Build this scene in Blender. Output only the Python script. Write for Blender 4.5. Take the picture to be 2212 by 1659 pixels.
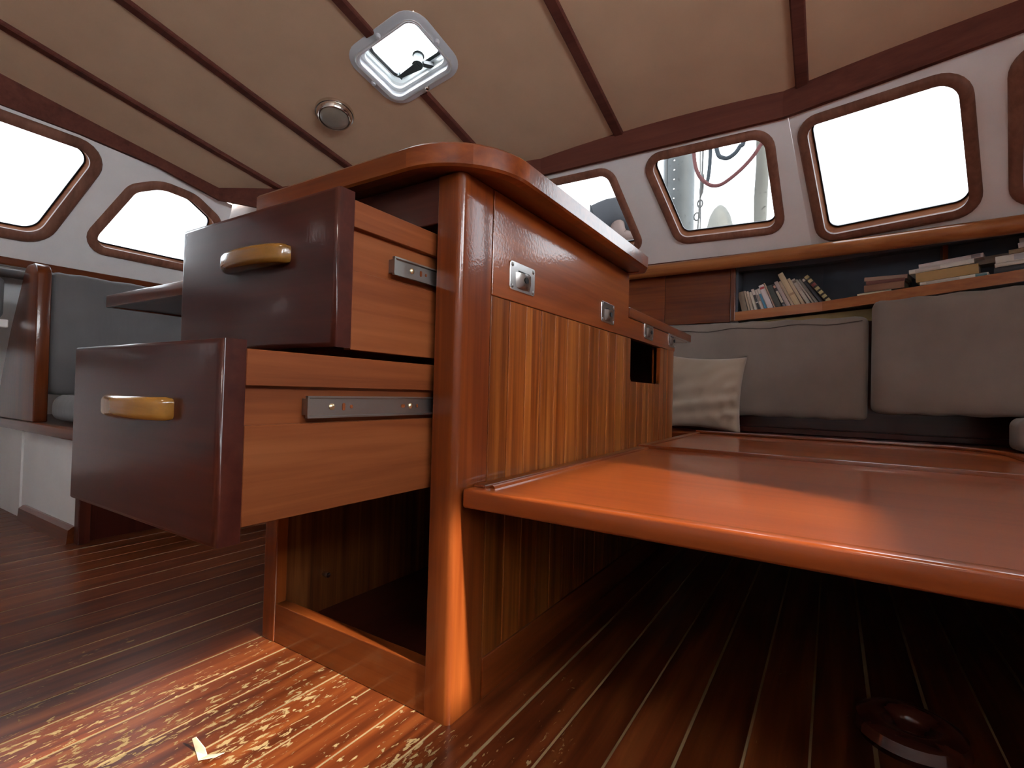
import bpy, bmesh, math, random
from mathutils import Vector, Matrix
from mathutils.geometry import tessellate_polygon
rnd = random.Random(7)
for o in list(bpy.data.objects):
    bpy.data.objects.remove(o)
scene = bpy.context.scene
COL = scene.collection

# ------------------------------------------------------------------ camera
CAMROT = ((0.843679, -0.013082, 0.536689), (0.536207, -0.028324, -0.843611), (0.026237, 0.999513, -0.016881))
CAMPOS = (0.5453, -0.6815, 0.574)
cd = bpy.data.cameras.new('camera'); cam = bpy.data.objects.new('camera', cd); COL.objects.link(cam)
M4 = Matrix([list(CAMROT[i]) + [CAMPOS[i]] for i in range(3)] + [[0, 0, 0, 1]])
cam.matrix_world = M4
cd.sensor_fit = 'HORIZONTAL'; cd.sensor_width = 36; cd.lens = 17.693; cd.clip_start = 0.02
scene.camera = cam

# ------------------------------------------------------------------ sky, sun, exposure
w = bpy.data.worlds.new('sky'); scene.world = w; w.use_nodes = True
nt = w.node_tree; nt.nodes.clear()
out = nt.nodes.new('ShaderNodeOutputWorld'); bg = nt.nodes.new('ShaderNodeBackground')
tc = nt.nodes.new('ShaderNodeTexCoord'); nz = nt.nodes.new('ShaderNodeTexNoise'); rp = nt.nodes.new('ShaderNodeValToRGB')
nz.inputs['Scale'].default_value = 2.2; nz.inputs['Detail'].default_value = 5
rp.color_ramp.elements[0].position = 0.35; rp.color_ramp.elements[0].color = (0.80, 0.87, 0.95, 1)
rp.color_ramp.elements[1].position = 0.65; rp.color_ramp.elements[1].color = (1.0, 1.0, 1.0, 1)
nt.links.new(tc.outputs['Generated'], nz.inputs['Vector']); nt.links.new(nz.outputs['Fac'], rp.inputs['Fac'])
nt.links.new(rp.outputs['Color'], bg.inputs['Color']); nt.links.new(bg.outputs[0], out.inputs[0])
bg.inputs['Strength'].default_value = 7.0
sd = bpy.data.lights.new('sun', 'SUN'); sun = bpy.data.objects.new('sun', sd); COL.objects.link(sun)
SUNDIR = Vector((-1.55, 0.12, -1.0)).normalized()
sun.rotation_euler = SUNDIR.to_track_quat('-Z', 'Y').to_euler(); sun.location = (6, -0.4, 5)
sd.energy = 4.1; sd.angle = math.radians(1.6); sd.color = (1.0, 0.86, 0.68)
vs = scene.view_settings
vs.view_transform = 'Standard'; vs.look = 'None'; vs.gamma = 1; vs.use_curve_mapping = False
vs.exposure = 1.88

# ------------------------------------------------------------------ helpers
def wloc(o):
    v = Vector((0, 0, 0))
    while o is not None:
        v += o.location; o = o.parent
    return v
def tag(o, label=None, cat=None, group=None, kind=None):
    if label: o['label'] = label
    if cat: o['category'] = cat
    if group: o['group'] = group
    if kind: o['kind'] = kind
    return o
def thing(name, loc, label, cat=None, group=None, kind=None):
    o = bpy.data.objects.new(name, None); COL.objects.link(o); o.location = loc
    o.empty_display_size = 0.05
    return tag(o, label, cat, group, kind)
def obj(name, bm, mat, parent=None, smooth=False, angle=40):
    bmesh.ops.recalc_face_normals(bm, faces=bm.faces)
    if parent is not None:
        off = wloc(parent)
    else:
        xs = [v.co.x for v in bm.verts]; ys = [v.co.y for v in bm.verts]; zs = [v.co.z for v in bm.verts]
        off = Vector(((min(xs)+max(xs))/2, (min(ys)+max(ys))/2, min(zs)))
    bmesh.ops.translate(bm, verts=bm.verts, vec=-off)
    me = bpy.data.meshes.new(name); bm.to_mesh(me); bm.free()
    me.materials.append(mat)
    if smooth:
        for p in me.polygons: p.use_smooth = True
        me.set_sharp_from_angle(angle=math.radians(angle))
    o = bpy.data.objects.new(name, me); COL.objects.link(o)
    if parent is not None: o.parent = parent
    else: o.location = off
    return o
def add_box(bm, x0, x1, y0, y1, z0, z1, bev=0.0, seg=2):
    r = bmesh.ops.create_cube(bm, size=1.0); vv = r['verts']
    for v in vv:
        v.co = Vector((x0 + (v.co.x+.5)*(x1-x0), y0 + (v.co.y+.5)*(y1-y0), z0 + (v.co.z+.5)*(z1-z0)))
    if bev > 0:
        es = list({e for v in vv for e in v.link_edges})
        bmesh.ops.bevel(bm, geom=es, offset=bev, segments=seg, profile=.5, affect='EDGES', clamp_overlap=True)
    return bm
def box(x0, x1, y0, y1, z0, z1, bev=0.0, seg=2):
    return add_box(bmesh.new(), x0, x1, y0, y1, z0, z1, bev, seg)
def add_prism(bm, pts, axis, a, b, bev=0.0, seg=2):
    # pts 2D; axis 'x': pts=(y,z); 'y': (x,z); 'z': (x,y)
    def P(p, t):
        if axis == 'x': return Vector((t, p[0], p[1]))
        if axis == 'y': return Vector((p[0], t, p[1]))
        return Vector((p[0], p[1], t))
    A = [bm.verts.new(P(p, a)) for p in pts]; B = [bm.verts.new(P(p, b)) for p in pts]
    n = len(pts)
    fa = bm.faces.new(A); fb = bm.faces.new(B[::-1])
    for i in range(n): bm.faces.new((A[i], B[i], B[(i+1) % n], A[(i+1) % n]))
    if bev > 0:
        es = list(fa.edges) + list(fb.edges)
        bmesh.ops.recalc_face_normals(bm, faces=bm.faces)
        bmesh.ops.bevel(bm, geom=es, offset=bev, segments=seg, profile=.5, affect='EDGES', clamp_overlap=True)
    return bm
def prism(pts, axis, a, b, bev=0.0, seg=2):
    return add_prism(bmesh.new(), pts, axis, a, b, bev, seg)
def round_poly(pts, r, n=6):
    out = []; N = len(pts)
    rr = r if isinstance(r, (list, tuple)) else [r]*N
    for i in range(N):
        p = Vector(pts[i]); a = Vector(pts[i-1]) - p; b = Vector(pts[(i+1) % N]) - p
        la, lb = a.length, b.length; a.normalize(); b.normalize()
        ang = a.angle(b); R = rr[i]
        t = min(R / math.tan(ang/2), la*.48, lb*.48); R = t*math.tan(ang/2)
        bis = (a+b).normalized(); c = p + bis*(R/math.sin(ang/2))
        s = p + a*t - c; e = p + b*t - c
        a0 = math.atan2(s.y, s.x); a1 = math.atan2(e.y, e.x); d = a1-a0
        while d > math.pi: d -= 2*math.pi
        while d < -math.pi: d += 2*math.pi
        for k in range(n+1):
            th = a0 + d*k/n; out.append((c.x + R*math.cos(th), c.y + R*math.sin(th)))
    return out
def offset_poly(pts, w):
    N = len(pts); area = sum(pts[i-1][0]*pts[i][1]-pts[i][0]*pts[i-1][1] for i in range(N))
    s = 1 if area > 0 else -1; res = []
    for i in range(N):
        p = Vector(pts[i]); a = (p-Vector(pts[i-1])).normalized(); b = (Vector(pts[(i+1) % N])-p).normalized()
        na = Vector((a.y, -a.x))*s; nb = Vector((b.y, -b.x))*s
        m = (na+nb); m = m/max(m.dot(na), .3)
        res.append(tuple(p + m*w))
    return res
def add_tube(bm, path, r, seg=10, closed=False):
    path = [Vector(p) for p in path]; n = len(path); rings = []
    up = None
    for i, p in enumerate(path):
        if closed: t = path[(i+1) % n]-path[i-1]
        else: t = path[min(i+1, n-1)]-path[max(i-1, 0)]
        t.normalize()
        if up is None:
            up = Vector((0, 0, 1)) if abs(t.z) < .9 else Vector((1, 0, 0))
        s = t.cross(up).normalized(); up = s.cross(t).normalized()
        R = r[i] if isinstance(r, (list, tuple)) else r
        rings.append([bm.verts.new(p + (s*math.cos(2*math.pi*k/seg) + up*math.sin(2*math.pi*k/seg))*R) for k in range(seg)])
    for i in range(n if closed else n-1):
        A, B = rings[i], rings[(i+1) % n]
        for k in range(seg): bm.faces.new((A[k], A[(k+1) % seg], B[(k+1) % seg], B[k]))
    if not closed: bm.faces.new(rings[0][::-1]); bm.faces.new(rings[-1])
    return bm
def tube(path, r, seg=10, closed=False): return add_tube(bmesh.new(), path, r, seg, closed)
def add_lathe(bm, prof, origin, axis, seg=32):
    # prof: (radius, height along axis)
    q = Vector(axis).normalized(); s = q.orthogonal().normalized(); t = q.cross(s); o = Vector(origin); rings = []
    for r, h in prof:
        if r < 1e-5: rings.append([bm.verts.new(o + q*h)])
        else: rings.append([bm.verts.new(o + q*h + (s*math.cos(2*math.pi*k/seg) + t*math.sin(2*math.pi*k/seg))*r) for k in range(seg)])
    for A, B in zip(rings, rings[1:]):
        if len(A) == 1 and len(B) == 1: continue
        if len(A) == 1:
            for k in range(seg): bm.faces.new((A[0], B[k], B[(k+1) % seg]))
        elif len(B) == 1:
            for k in range(seg): bm.faces.new((A[k], A[(k+1) % seg], B[0]))
        else:
            for k in range(seg): bm.faces.new((A[k], A[(k+1) % seg], B[(k+1) % seg], B[k]))
    return bm
def lathe(prof, origin, axis, seg=32): return add_lathe(bmesh.new(), prof, origin, axis, seg)
def add_loops(bm, loops, closed_ring=False, caps=False):
    V = [[bm.verts.new(p) for p in L] for L in loops]; n = len(V[0])
    pairs = list(zip(V, V[1:])) + ([(V[-1], V[0])] if closed_ring else [])
    for A, B in pairs:
        for k in range(n): bm.faces.new((A[k], A[(k+1) % n], B[(k+1) % n], B[k]))
    if caps: bm.faces.new(V[0][::-1]); bm.faces.new(V[-1])
    return bm
def band(path, thick, inward):
    # path: list of (x, y, zb, zt); vertical board following the path, 'thick' to the inside given by inward(x,y)->2D normal
    bm = bmesh.new(); rings = []
    for i, (x, y, zb, zt) in enumerate(path):
        a = Vector(path[max(i-1, 0)][:2]); b = Vector(path[min(i+1, len(path)-1)][:2]); d = (b-a).normalized()
        n = Vector((d.y, -d.x))*inward
        q = Vector((x, y)) + n*thick
        rings.append([bm.verts.new(c) for c in ((x, y, zb), (q.x, q.y, zb), (q.x, q.y, zt), (x, y, zt))])
    for A, B in zip(rings, rings[1:]):
        for k in range(4): bm.faces.new((A[k], A[(k+1) % 4], B[(k+1) % 4], B[k]))
    bm.faces.new(rings[0][::-1]); bm.faces.new(rings[-1])
    return bm

# ------------------------------------------------------------------ materials
def newmat(name):
    m = bpy.data.materials.new(name); m.use_nodes = True
    nt = m.node_tree; b = nt.nodes['Principled BSDF']
    return m, nt, b
def N(nt, t, **kw):
    n = nt.nodes.new(t)
    for k, v in kw.items():
        if k in n.inputs: n.inputs[k].default_value = v
        else: setattr(n, k, v)
    return n
def ramp(nt, stops):
    r = nt.nodes.new('ShaderNodeValToRGB'); cr = r.color_ramp
    while len(cr.elements) > 1: cr.elements.remove(cr.elements[-1])
    cr.elements[0].position = stops[0][0]; cr.elements[0].color = (*stops[0][1], 1)
    for p, c in stops[1:]:
        e = cr.elements.new(p); e.color = (*c, 1)
    return r
def coords(nt, scale):
    tc = N(nt, 'ShaderNodeTexCoord'); oi = N(nt, 'ShaderNodeObjectInfo')
    mul = N(nt, 'ShaderNodeVectorMath', operation='SCALE'); mul.inputs[0].default_value = (17.3, 9.1, 13.7)
    nt.links.new(oi.outputs['Random'], mul.inputs['Scale'])
    add = N(nt, 'ShaderNodeVectorMath', operation='ADD')
    nt.links.new(tc.outputs['Object'], add.inputs[0]); nt.links.new(mul.outputs[0], add.inputs[1])
    mp = N(nt, 'ShaderNodeMapping'); mp.inputs['Scale'].default_value = scale
    nt.links.new(add.outputs[0], mp.inputs['Vector'])
    return mp, oi, add
def wood(name, dark, mid, light, axis, rough=.28, coat=.6, fine=55, contrast=1.0, vary=.25, bump=.05, coarse=9, peel=.17):
    m, nt, b = newmat(name)
    ax = 'xyz'.index(axis)
    sc = [fine]*3; sc[ax] = 2.0
    mp, oi, add = coords(nt, sc)
    n1 = N(nt, 'ShaderNodeTexNoise', Scale=1.0, Detail=5.0, Roughness=.6, Distortion=.4)
    nt.links.new(mp.outputs[0], n1.inputs['Vector'])
    sc2 = [coarse]*3; sc2[ax] = .7
    mp2 = N(nt, 'ShaderNodeMapping'); mp2.inputs['Scale'].default_value = sc2
    nt.links.new(add.outputs[0], mp2.inputs['Vector'])
    n2 = N(nt, 'ShaderNodeTexNoise', Scale=1.0, Detail=3.0, Roughness=.55, Distortion=.9)
    nt.links.new(mp2.outputs[0], n2.inputs['Vector'])
    mix = N(nt, 'ShaderNodeMath', operation='MULTIPLY_ADD'); mix.inputs[1].default_value = .5*contrast
    nt.links.new(n1.outputs['Fac'], mix.inputs[0])
    half = N(nt, 'ShaderNodeMath', operation='MULTIPLY_ADD'); half.inputs[1].default_value = .75; half.inputs[2].default_value = -.125*contrast
    nt.links.new(n2.outputs['Fac'], half.inputs[0]); nt.links.new(half.outputs[0], mix.inputs[2])
    r = ramp(nt, [(.30, dark), (.50, mid), (.72, light)])
    nt.links.new(mix.outputs[0], r.inputs['Fac'])
    hs = N(nt, 'ShaderNodeHueSaturation')
    mr = N(nt, 'ShaderNodeMapRange'); mr.inputs['To Min'].default_value = 1-vary; mr.inputs['To Max'].default_value = 1+vary
    nt.links.new(oi.outputs['Random'], mr.inputs['Value']); nt.links.new(mr.outputs[0], hs.inputs['Value'])
    nt.links.new(r.outputs['Color'], hs.inputs['Color']); nt.links.new(hs.outputs['Color'], b.inputs['Base Color'])
    b.inputs['Roughness'].default_value = rough; b.inputs['Specular IOR Level'].default_value = .2
    b.inputs['Coat Weight'].default_value = coat; b.inputs['Coat Roughness'].default_value = .06
    bp = N(nt, 'ShaderNodeBump', Strength=bump, Distance=.002)
    nt.links.new(n1.outputs['Fac'], bp.inputs['Height']); nt.links.new(bp.outputs[0], b.inputs['Normal'])
    if coat > 0:
        # orange-peel of the brushed varnish
        n3 = N(nt, 'ShaderNodeTexNoise', Scale=160.0, Detail=2.0)
        nt.links.new(add.outputs[0], n3.inputs['Vector'])
        bp2 = N(nt, 'ShaderNodeBump', Strength=peel, Distance=.0012)
        nt.links.new(n3.outputs['Fac'], bp2.inputs['Height']); nt.links.new(bp2.outputs[0], b.inputs['Coat Normal'])
    return m
def plain(name, col, rough=.5, metal=0.0, bump=0.0, bscale=200.0, vary=0.0, coat=0.0, spec=.5):
    m, nt, b = newmat(name)
    b.inputs['Roughness'].default_value = rough; b.inputs['Metallic'].default_value = metal
    b.inputs['Coat Weight'].default_value = coat; b.inputs['Specular IOR Level'].default_value = spec
    mp, oi, add = coords(nt, (1, 1, 1))
    n = N(nt, 'ShaderNodeTexNoise', Scale=6.0, Detail=4.0); nt.links.new(mp.outputs[0], n.inputs['Vector'])
    v = max(vary, .04)
    r = ramp(nt, [(.3, tuple(c*(1-v) for c in col)), (.7, tuple(min(1, c*(1+v)) for c in col))])
    nt.links.new(n.outputs['Fac'], r.inputs['Fac']); nt.links.new(r.outputs['Color'], b.inputs['Base Color'])
    if bump > 0:
        n2 = N(nt, 'ShaderNodeTexNoise', Scale=bscale, Detail=2.0); nt.links.new(mp.outputs[0], n2.inputs['Vector'])
        bp = N(nt, 'ShaderNodeBump', Strength=bump, Distance=.002)
        nt.links.new(n2.outputs['Fac'], bp.inputs['Height']); nt.links.new(bp.outputs[0], b.inputs['Normal'])
    return m
def fabric(name, col, bump=.25, vary=.12, scale=900.0):
    m, nt, b = newmat(name)
    b.inputs['Roughness'].default_value = .9; b.inputs['Specular IOR Level'].default_value = .2
    b.inputs['Sheen Weight'].default_value = .25
    mp, oi, add = coords(nt, (1, 1, 1))
    n = N(nt, 'ShaderNodeTexNoise', Scale=5.0, Detail=5.0); nt.links.new(mp.outputs[0], n.inputs['Vector'])
    r = ramp(nt, [(.3, tuple(c*(1-vary) for c in col)), (.7, tuple(c*(1+vary) for c in col))])
    nt.links.new(n.outputs['Fac'], r.inputs['Fac']); nt.links.new(r.outputs['Color'], b.inputs['Base Color'])
    n2 = N(nt, 'ShaderNodeTexNoise', Scale=scale, Detail=1.0); nt.links.new(mp.outputs[0], n2.inputs['Vector'])
    mp2 = N(nt, 'ShaderNodeMapping'); mp2.inputs['Scale'].default_value = (26, 26, 5); nt.links.new(add.outputs[0], mp2.inputs['Vector'])
    n3 = N(nt, 'ShaderNodeTexNoise', Scale=1.0, Detail=2.0); nt.links.new(mp2.outputs[0], n3.inputs['Vector'])
    bp = N(nt, 'ShaderNodeBump', Strength=bump, Distance=.001); nt.links.new(n2.outputs['Fac'], bp.inputs['Height'])
    bp2 = N(nt, 'ShaderNodeBump', Strength=.22, Distance=.01); nt.links.new(n3.outputs['Fac'], bp2.inputs['Height'])
    nt.links.new(bp.outputs[0], bp2.inputs['Normal']); nt.links.new(bp2.outputs[0], b.inputs['Normal'])
    return m
MH_D, MH_M, MH_L = (.072, .0125, .0036), (.145, .030, .006), (.225, .056, .011)
M = {}
for a in 'xyz':
    M['mahogany_'+a] = wood('mahogany_'+a, MH_D, MH_M, MH_L, a)
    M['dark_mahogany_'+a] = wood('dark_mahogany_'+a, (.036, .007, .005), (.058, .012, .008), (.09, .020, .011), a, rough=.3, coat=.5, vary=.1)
M['plank'] = wood('ribbon_plank', (.075, .014, .003), (.175, .043, .007), (.31, .100, .018), 'z', rough=.3, coat=.35, fine=70, contrast=1.3, vary=.16, coarse=30)
M['oiled_side'] = wood('oiled_drawer_side', (.135, .031, .008), (.20, .052, .014), (.26, .078, .023), 'y', rough=.5, coat=.08, vary=.06, coarse=14)
M['lining'] = wood('lining_board', (.060, .014, .004), (.14, .038, .009), (.26, .09, .022), 'z', rough=.5, coat=.1, coarse=24)
M['board'] = wood('varnished_board', (.20, .037, .007), (.275, .056, .010), (.33, .074, .014), 'x', rough=.3, coat=.8, peel=.04, contrast=.7, vary=.06, coarse=6)
M['jamb'] = wood('window_jamb_wood', (.13, .032, .008), (.20, .058, .014), (.27, .09, .026), 'x', rough=.9, coat=.0, vary=.05)
M['handle'] = wood('honey_handle_wood', (.15, .062, .012), (.25, .108, .018), (.35, .16, .028), 'x', rough=.22, coat=.8, vary=.05)
M['rail'] = wood('rail_wood', (.24, .070, .022), (.36, .12, .036), (.47, .18, .06), 'x', rough=.3, coat=.5, vary=.05)
M['frame_wood'] = wood('window_frame_wood', (.15, .060, .038), (.22, .092, .060), (.29, .13, .085), 'z', rough=.5, coat=.15, vary=.1)
M['trim_wood'] = wood('trim_wood', (.085, .024, .017), (.13, .038, .026), (.17, .052, .035), 'x', rough=.7, coat=.0, vary=.08)
M['ceiling'] = plain('beige_ceiling_lining', (.64, .42, .27), rough=.75, bump=.12, bscale=350, vary=.05)
M['white_wall'] = plain('white_wall_vinyl', (.86, .83, .82), rough=.6, bump=.05, bscale=300, vary=.03)
M['white_paint'] = plain('white_paint', (.78, .77, .76), rough=.45)
M['dark_lining'] = plain('blue_black_locker_lining', (.075, .088, .115), rough=.7, bump=.2, bscale=120)
M['grey_fabric'] = fabric('charcoal_fabric', (.13, .127, .13))
M['taupe_fabric'] = fabric('taupe_fabric', (.25, .208, .182))
M['pillow'] = fabric('beige_linen', (.36, .27, .205), bump=.4, vary=.08)
M['seam'] = plain('seam_piping', (.10, .080, .070), rough=.9)
M['steel'] = plain('stainless_steel', (.72, .70, .68), rough=.22, metal=1.0, bump=.05, bscale=60)
M['slide_steel'] = plain('drawer_slide_steel', (.33, .31, .29), rough=.38, metal=1.0)
M['chrome'] = plain('chrome', (.75, .70, .64), rough=.12, metal=1.0)
M['dome'] = plain('aged_frosted_dome', (.26, .21, .165), rough=.3, vary=.2, coat=.3)
M['brass'] = plain('brass_screw', (.75, .62, .38), rough=.3, metal=1.0)
M['black'] = plain('black_plastic', (.02, .022, .024), rough=.4)
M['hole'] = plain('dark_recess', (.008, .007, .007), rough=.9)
M['white_plastic'] = plain('white_plastic', (.62, .63, .66), rough=.35)
M['aluminium'] = plain('pale_aluminium', (.78, .80, .80), rough=.35, metal=.6)
M['handle_grey'] = plain('grey_green_handle_plastic', (.045, .06, .06), rough=.5)
M['caulk'] = plain('floor_joint', (.27, .19, .095), rough=.9, vary=.3, bump=.3, bscale=90)
M['paper'] = plain('cream_paper', (.75, .70, .52), rough=.8)
M['yellow_board'] = plain('yellowed_plywood', (.50, .36, .16), rough=.7, vary=.2)
M['mast'] = plain('grey_anodised_mast', (.030, .034, .034), rough=.6, metal=0, vary=.25)
M['canvas'] = plain('off_white_canvas', (.085, .082, .07), rough=.9, vary=.15, bump=.3, bscale=40)
M['white_bag'] = plain('white_bag_cloth', (.16, .155, .135), rough=.9, vary=.05)
M['rope_red'] = plain('red_rope', (.05, .006, .006), rough=.8, bump=.8, bscale=240)
M['rope_blue'] = plain('blue_rope', (.006, .012, .018), rough=.8, bump=.8, bscale=240)
M['wire'] = plain('dull_rigging_steel', (.035, .035, .033), rough=.5, metal=0)
M['shirt'] = plain('dark_grey_shirt', (.012, .013, .017), rough=.9, bump=.4, bscale=25)
M['skin'] = plain('skin', (.050, .023, .016), rough=.6)
M['hair'] = plain('dark_hair', (.03, .02, .015), rough=.7)
M['deck'] = plain('pale_deck_paint', (.42, .42, .40), rough=.7)
M['ring'] = wood('dark_turned_wood', (.05, .012, .008), (.08, .02, .012), (.11, .03, .018), 'x', rough=.15, coat=1.0)

# floor plank: worn varnish flaking to pale bare wood, drawn out along the plank
def floor_mat():
    m, nt, b = newmat('worn_floor_plank')
    mp, oi, add = coords(nt, (40, 2.2, 40))
    n1 = N(nt, 'ShaderNodeTexNoise', Scale=1.0, Detail=5.0, Distortion=.5); nt.links.new(mp.outputs[0], n1.inputs['Vector'])
    r1 = ramp(nt, [(.3, (.055, .012, .004)), (.5, (.120, .026, .007)), (.72, (.19, .054, .014))])
    nt.links.new(n1.outputs['Fac'], r1.inputs['Fac'])
    tc = N(nt, 'ShaderNodeTexCoord'); geo = N(nt, 'ShaderNodeNewGeometry')
    mpf = N(nt, 'ShaderNodeMapping'); mpf.inputs['Scale'].default_value = (120, 42, 1); nt.links.new(geo.outputs['Position'], mpf.inputs['Vector'])
    nf = N(nt, 'ShaderNodeTexNoise', Scale=1.0, Detail=6.0, Roughness=.62, Distortion=.6); nt.links.new(mpf.outputs[0], nf.inputs['Vector'])
    mpb = N(nt, 'ShaderNodeMapping'); mpb.inputs['Scale'].default_value = (9, 3.0, 1); nt.links.new(geo.outputs['Position'], mpb.inputs['Vector'])
    nb = N(nt, 'ShaderNodeTexNoise', Scale=1.0, Detail=3.0); nt.links.new(mpb.outputs[0], nb.inputs['Vector'])
    s = N(nt, 'ShaderNodeMath', operation='MULTIPLY_ADD'); s.inputs[1].default_value = .55
    nt.links.new(nb.outputs['Fac'], s.inputs[0]); nt.links.new(nf.outputs['Fac'], s.inputs[2])
    dst = N(nt, 'ShaderNodeVectorMath', operation='DISTANCE'); dst.inputs[1].default_value = (-.22, -.30, 0)     # trodden area at the drawers
    nt.links.new(geo.outputs['Position'], dst.inputs[0])
    dm = N(nt, 'ShaderNodeMapRange'); dm.inputs['From Min'].default_value = .15; dm.inputs['From Max'].default_value = .85; dm.inputs['To Min'].default_value = .0; dm.inputs['To Max'].default_value = .17
    nt.links.new(dst.outputs['Value'], dm.inputs['Value'])
    rw = N(nt, 'ShaderNodeMapRange'); rw.inputs['From Min'].default_value = .835; rw.inputs['From Max'].default_value = .865
    sub = N(nt, 'ShaderNodeMath', operation='SUBTRACT'); nt.links.new(s.outputs[0], sub.inputs[0]); nt.links.new(dm.outputs[0], sub.inputs[1])
    nt.links.new(sub.outputs[0], rw.inputs['Value'])
    mx = N(nt, 'ShaderNodeMix', data_type='RGBA'); mx.inputs['B'].default_value = (.29, .20, .095, 1)
    nt.links.new(rw.outputs[0], mx.inputs['Factor']); nt.links.new(r1.outputs['Color'], mx.inputs['A'])
    hs = N(nt, 'ShaderNodeHueSaturation'); mr = N(nt, 'ShaderNodeMapRange'); mr.inputs['To Min'].default_value = .8; mr.inputs['To Max'].default_value = 1.2
    nt.links.new(oi.outputs['Random'], mr.inputs['Value']); nt.links.new(mr.outputs[0], hs.inputs['Value']); nt.links.new(mx.outputs['Result'], hs.inputs['Color'])
    nt.links.new(hs.outputs['Color'], b.inputs['Base Color'])
    rr = N(nt, 'ShaderNodeMapRange'); rr.inputs['To Min'].default_value = .30; rr.inputs['To Max'].default_value = .8
    nt.links.new(rw.outputs[0], rr.inputs['Value']); nt.links.new(rr.outputs[0], b.inputs['Roughness'])
    b.inputs['Specular IOR Level'].default_value = .25
    inv = N(nt, 'ShaderNodeMath', operation='MULTIPLY_ADD'); inv.inputs[1].default_value = -.8; inv.inputs[2].default_value = 1.0
    nt.links.new(rw.outputs[0], inv.inputs[0])
    bp = N(nt, 'ShaderNodeBump', Strength=.5, Distance=.002); nt.links.new(inv.outputs[0], bp.inputs['Height']); nt.links.new(bp.outputs[0], b.inputs['Normal'])
    return m
M['floor_plank'] = floor_mat()
def glass_mat(name, tint):
    m = bpy.data.materials.new(name); m.use_nodes = True; nt = m.node_tree; nt.nodes.clear()
    o = nt.nodes.new('ShaderNodeOutputMaterial'); mx = nt.nodes.new('ShaderNodeMixShader')
    t = nt.nodes.new('ShaderNodeBsdfTransparent'); g = nt.nodes.new('ShaderNodeBsdfGlossy'); fr = nt.nodes.new('ShaderNodeFresnel')
    # faint wipe marks and dried salt spots on the acrylic
    tc = nt.nodes.new('ShaderNodeTexCoord'); nz = nt.nodes.new('ShaderNodeTexNoise'); nz.inputs['Scale'].default_value = 60; nz.inputs['Detail'].default_value = 6
    rp = nt.nodes.new('ShaderNodeValToRGB'); rp.color_ramp.elements[0].position = .28; rp.color_ramp.elements[1].position = .34
    rp.color_ramp.elements[0].color = (tint[0]*.55, tint[1]*.55, tint[2]*.55, 1); rp.color_ramp.elements[1].color = (*tint, 1)
    nt.links.new(tc.outputs['Object'], nz.inputs['Vector']); nt.links.new(nz.outputs['Fac'], rp.inputs['Fac']); nt.links.new(rp.outputs['Color'], t.inputs['Color'])
    fr.inputs['IOR'].default_value = 1.25; g.inputs['Roughness'].default_value = .03
    nt.links.new(fr.outputs[0], mx.inputs['Fac']); nt.links.new(t.outputs[0], mx.inputs[1]); nt.links.new(g.outputs[0], mx.inputs[2])
    nt.links.new(mx.outputs[0], o.inputs['Surface'])
    return m
M['pane'] = glass_mat('acrylic_pane', (.93, .95, .96))
m = bpy.data.materials.new('milky_diffuser'); m.use_nodes = True; m.node_tree.nodes.clear()  # lid of the added roof opening, spreads sun and sky light softly
_o = m.node_tree.nodes.new('ShaderNodeOutputMaterial'); _t = m.node_tree.nodes.new('ShaderNodeBsdfTranslucent'); _t.inputs['Color'].default_value = (.86, .84, .80, 1)
m.node_tree.links.new(_t.outputs[0], _o.inputs['Surface']); M['milky'] = m
M['smoked_pane'] = glass_mat('lightly_smoked_pane', (.45, .465, .475))

# ================================================================== THE SETTING
RC = (2.3281, 0.0621, -0.2902, -0.0631, -0.0445, 0.0091)
def roof(x, y):
    if y < -.3: y = -.3 + (y+.3)*.15          # the coachroof flattens aft
    return RC[0] + RC[1]*x + RC[2]*y + RC[3]*x*x + RC[4]*x*y + RC[5]*y*y
XL, XR, YB = -2.40, 2.00, -2.20
TRIM = [(-2.40, YB, 1.708), (-2.40, -.09, 1.714), (-2.40, .17, 1.708), (-2.40, .49, 1.682), (-2.40, .80, 1.615), (-2.20, 1.00, 1.585),
        (-1.20, 1.58, 1.66), (-.80, 1.68, 1.75), (-.36, 1.68, 1.75), (.36, 1.68, 1.75), (1.044, 1.49, 1.75), (2.00, 1.20, 1.75)]
def yfront(x):
    P = [(-2.45, .78)] + [(p[0], p[1]) for p in TRIM[4:]] + [(2.1, 1.17)]
    for a, b in zip(P, P[1:]):
        if a[0] <= x <= b[0]: return a[1] + (b[1]-a[1])*(x-a[0])/max(b[0]-a[0], 1e-6)
    return P[-1][1]

# floor: slab with pale joints, planks let in on top
floor = obj('floor', box(-3.12, 2.05, YB-.05, 2.4, -.06, -.0006), M['caulk']); tag(floor, 'worn varnished plank floor with pale joints', kind='structure')
PW = .0895; k0 = -35
plank_mesh = None
for k in range(k0, 27):
    x0 = -.2825 + k*PW; x1 = x0 + PW
    x0, x1 = max(x0, -3.1), min(x1, 2.05)
    if x1-x0 < .02: continue
    g = .0009 + .0055*rnd.random()**3
    obj('plank', box(x0+g, x1-.0015, YB-.05, 2.35, -.01, 0.0, .0012, 1), M['floor_plank'], floor)

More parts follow.
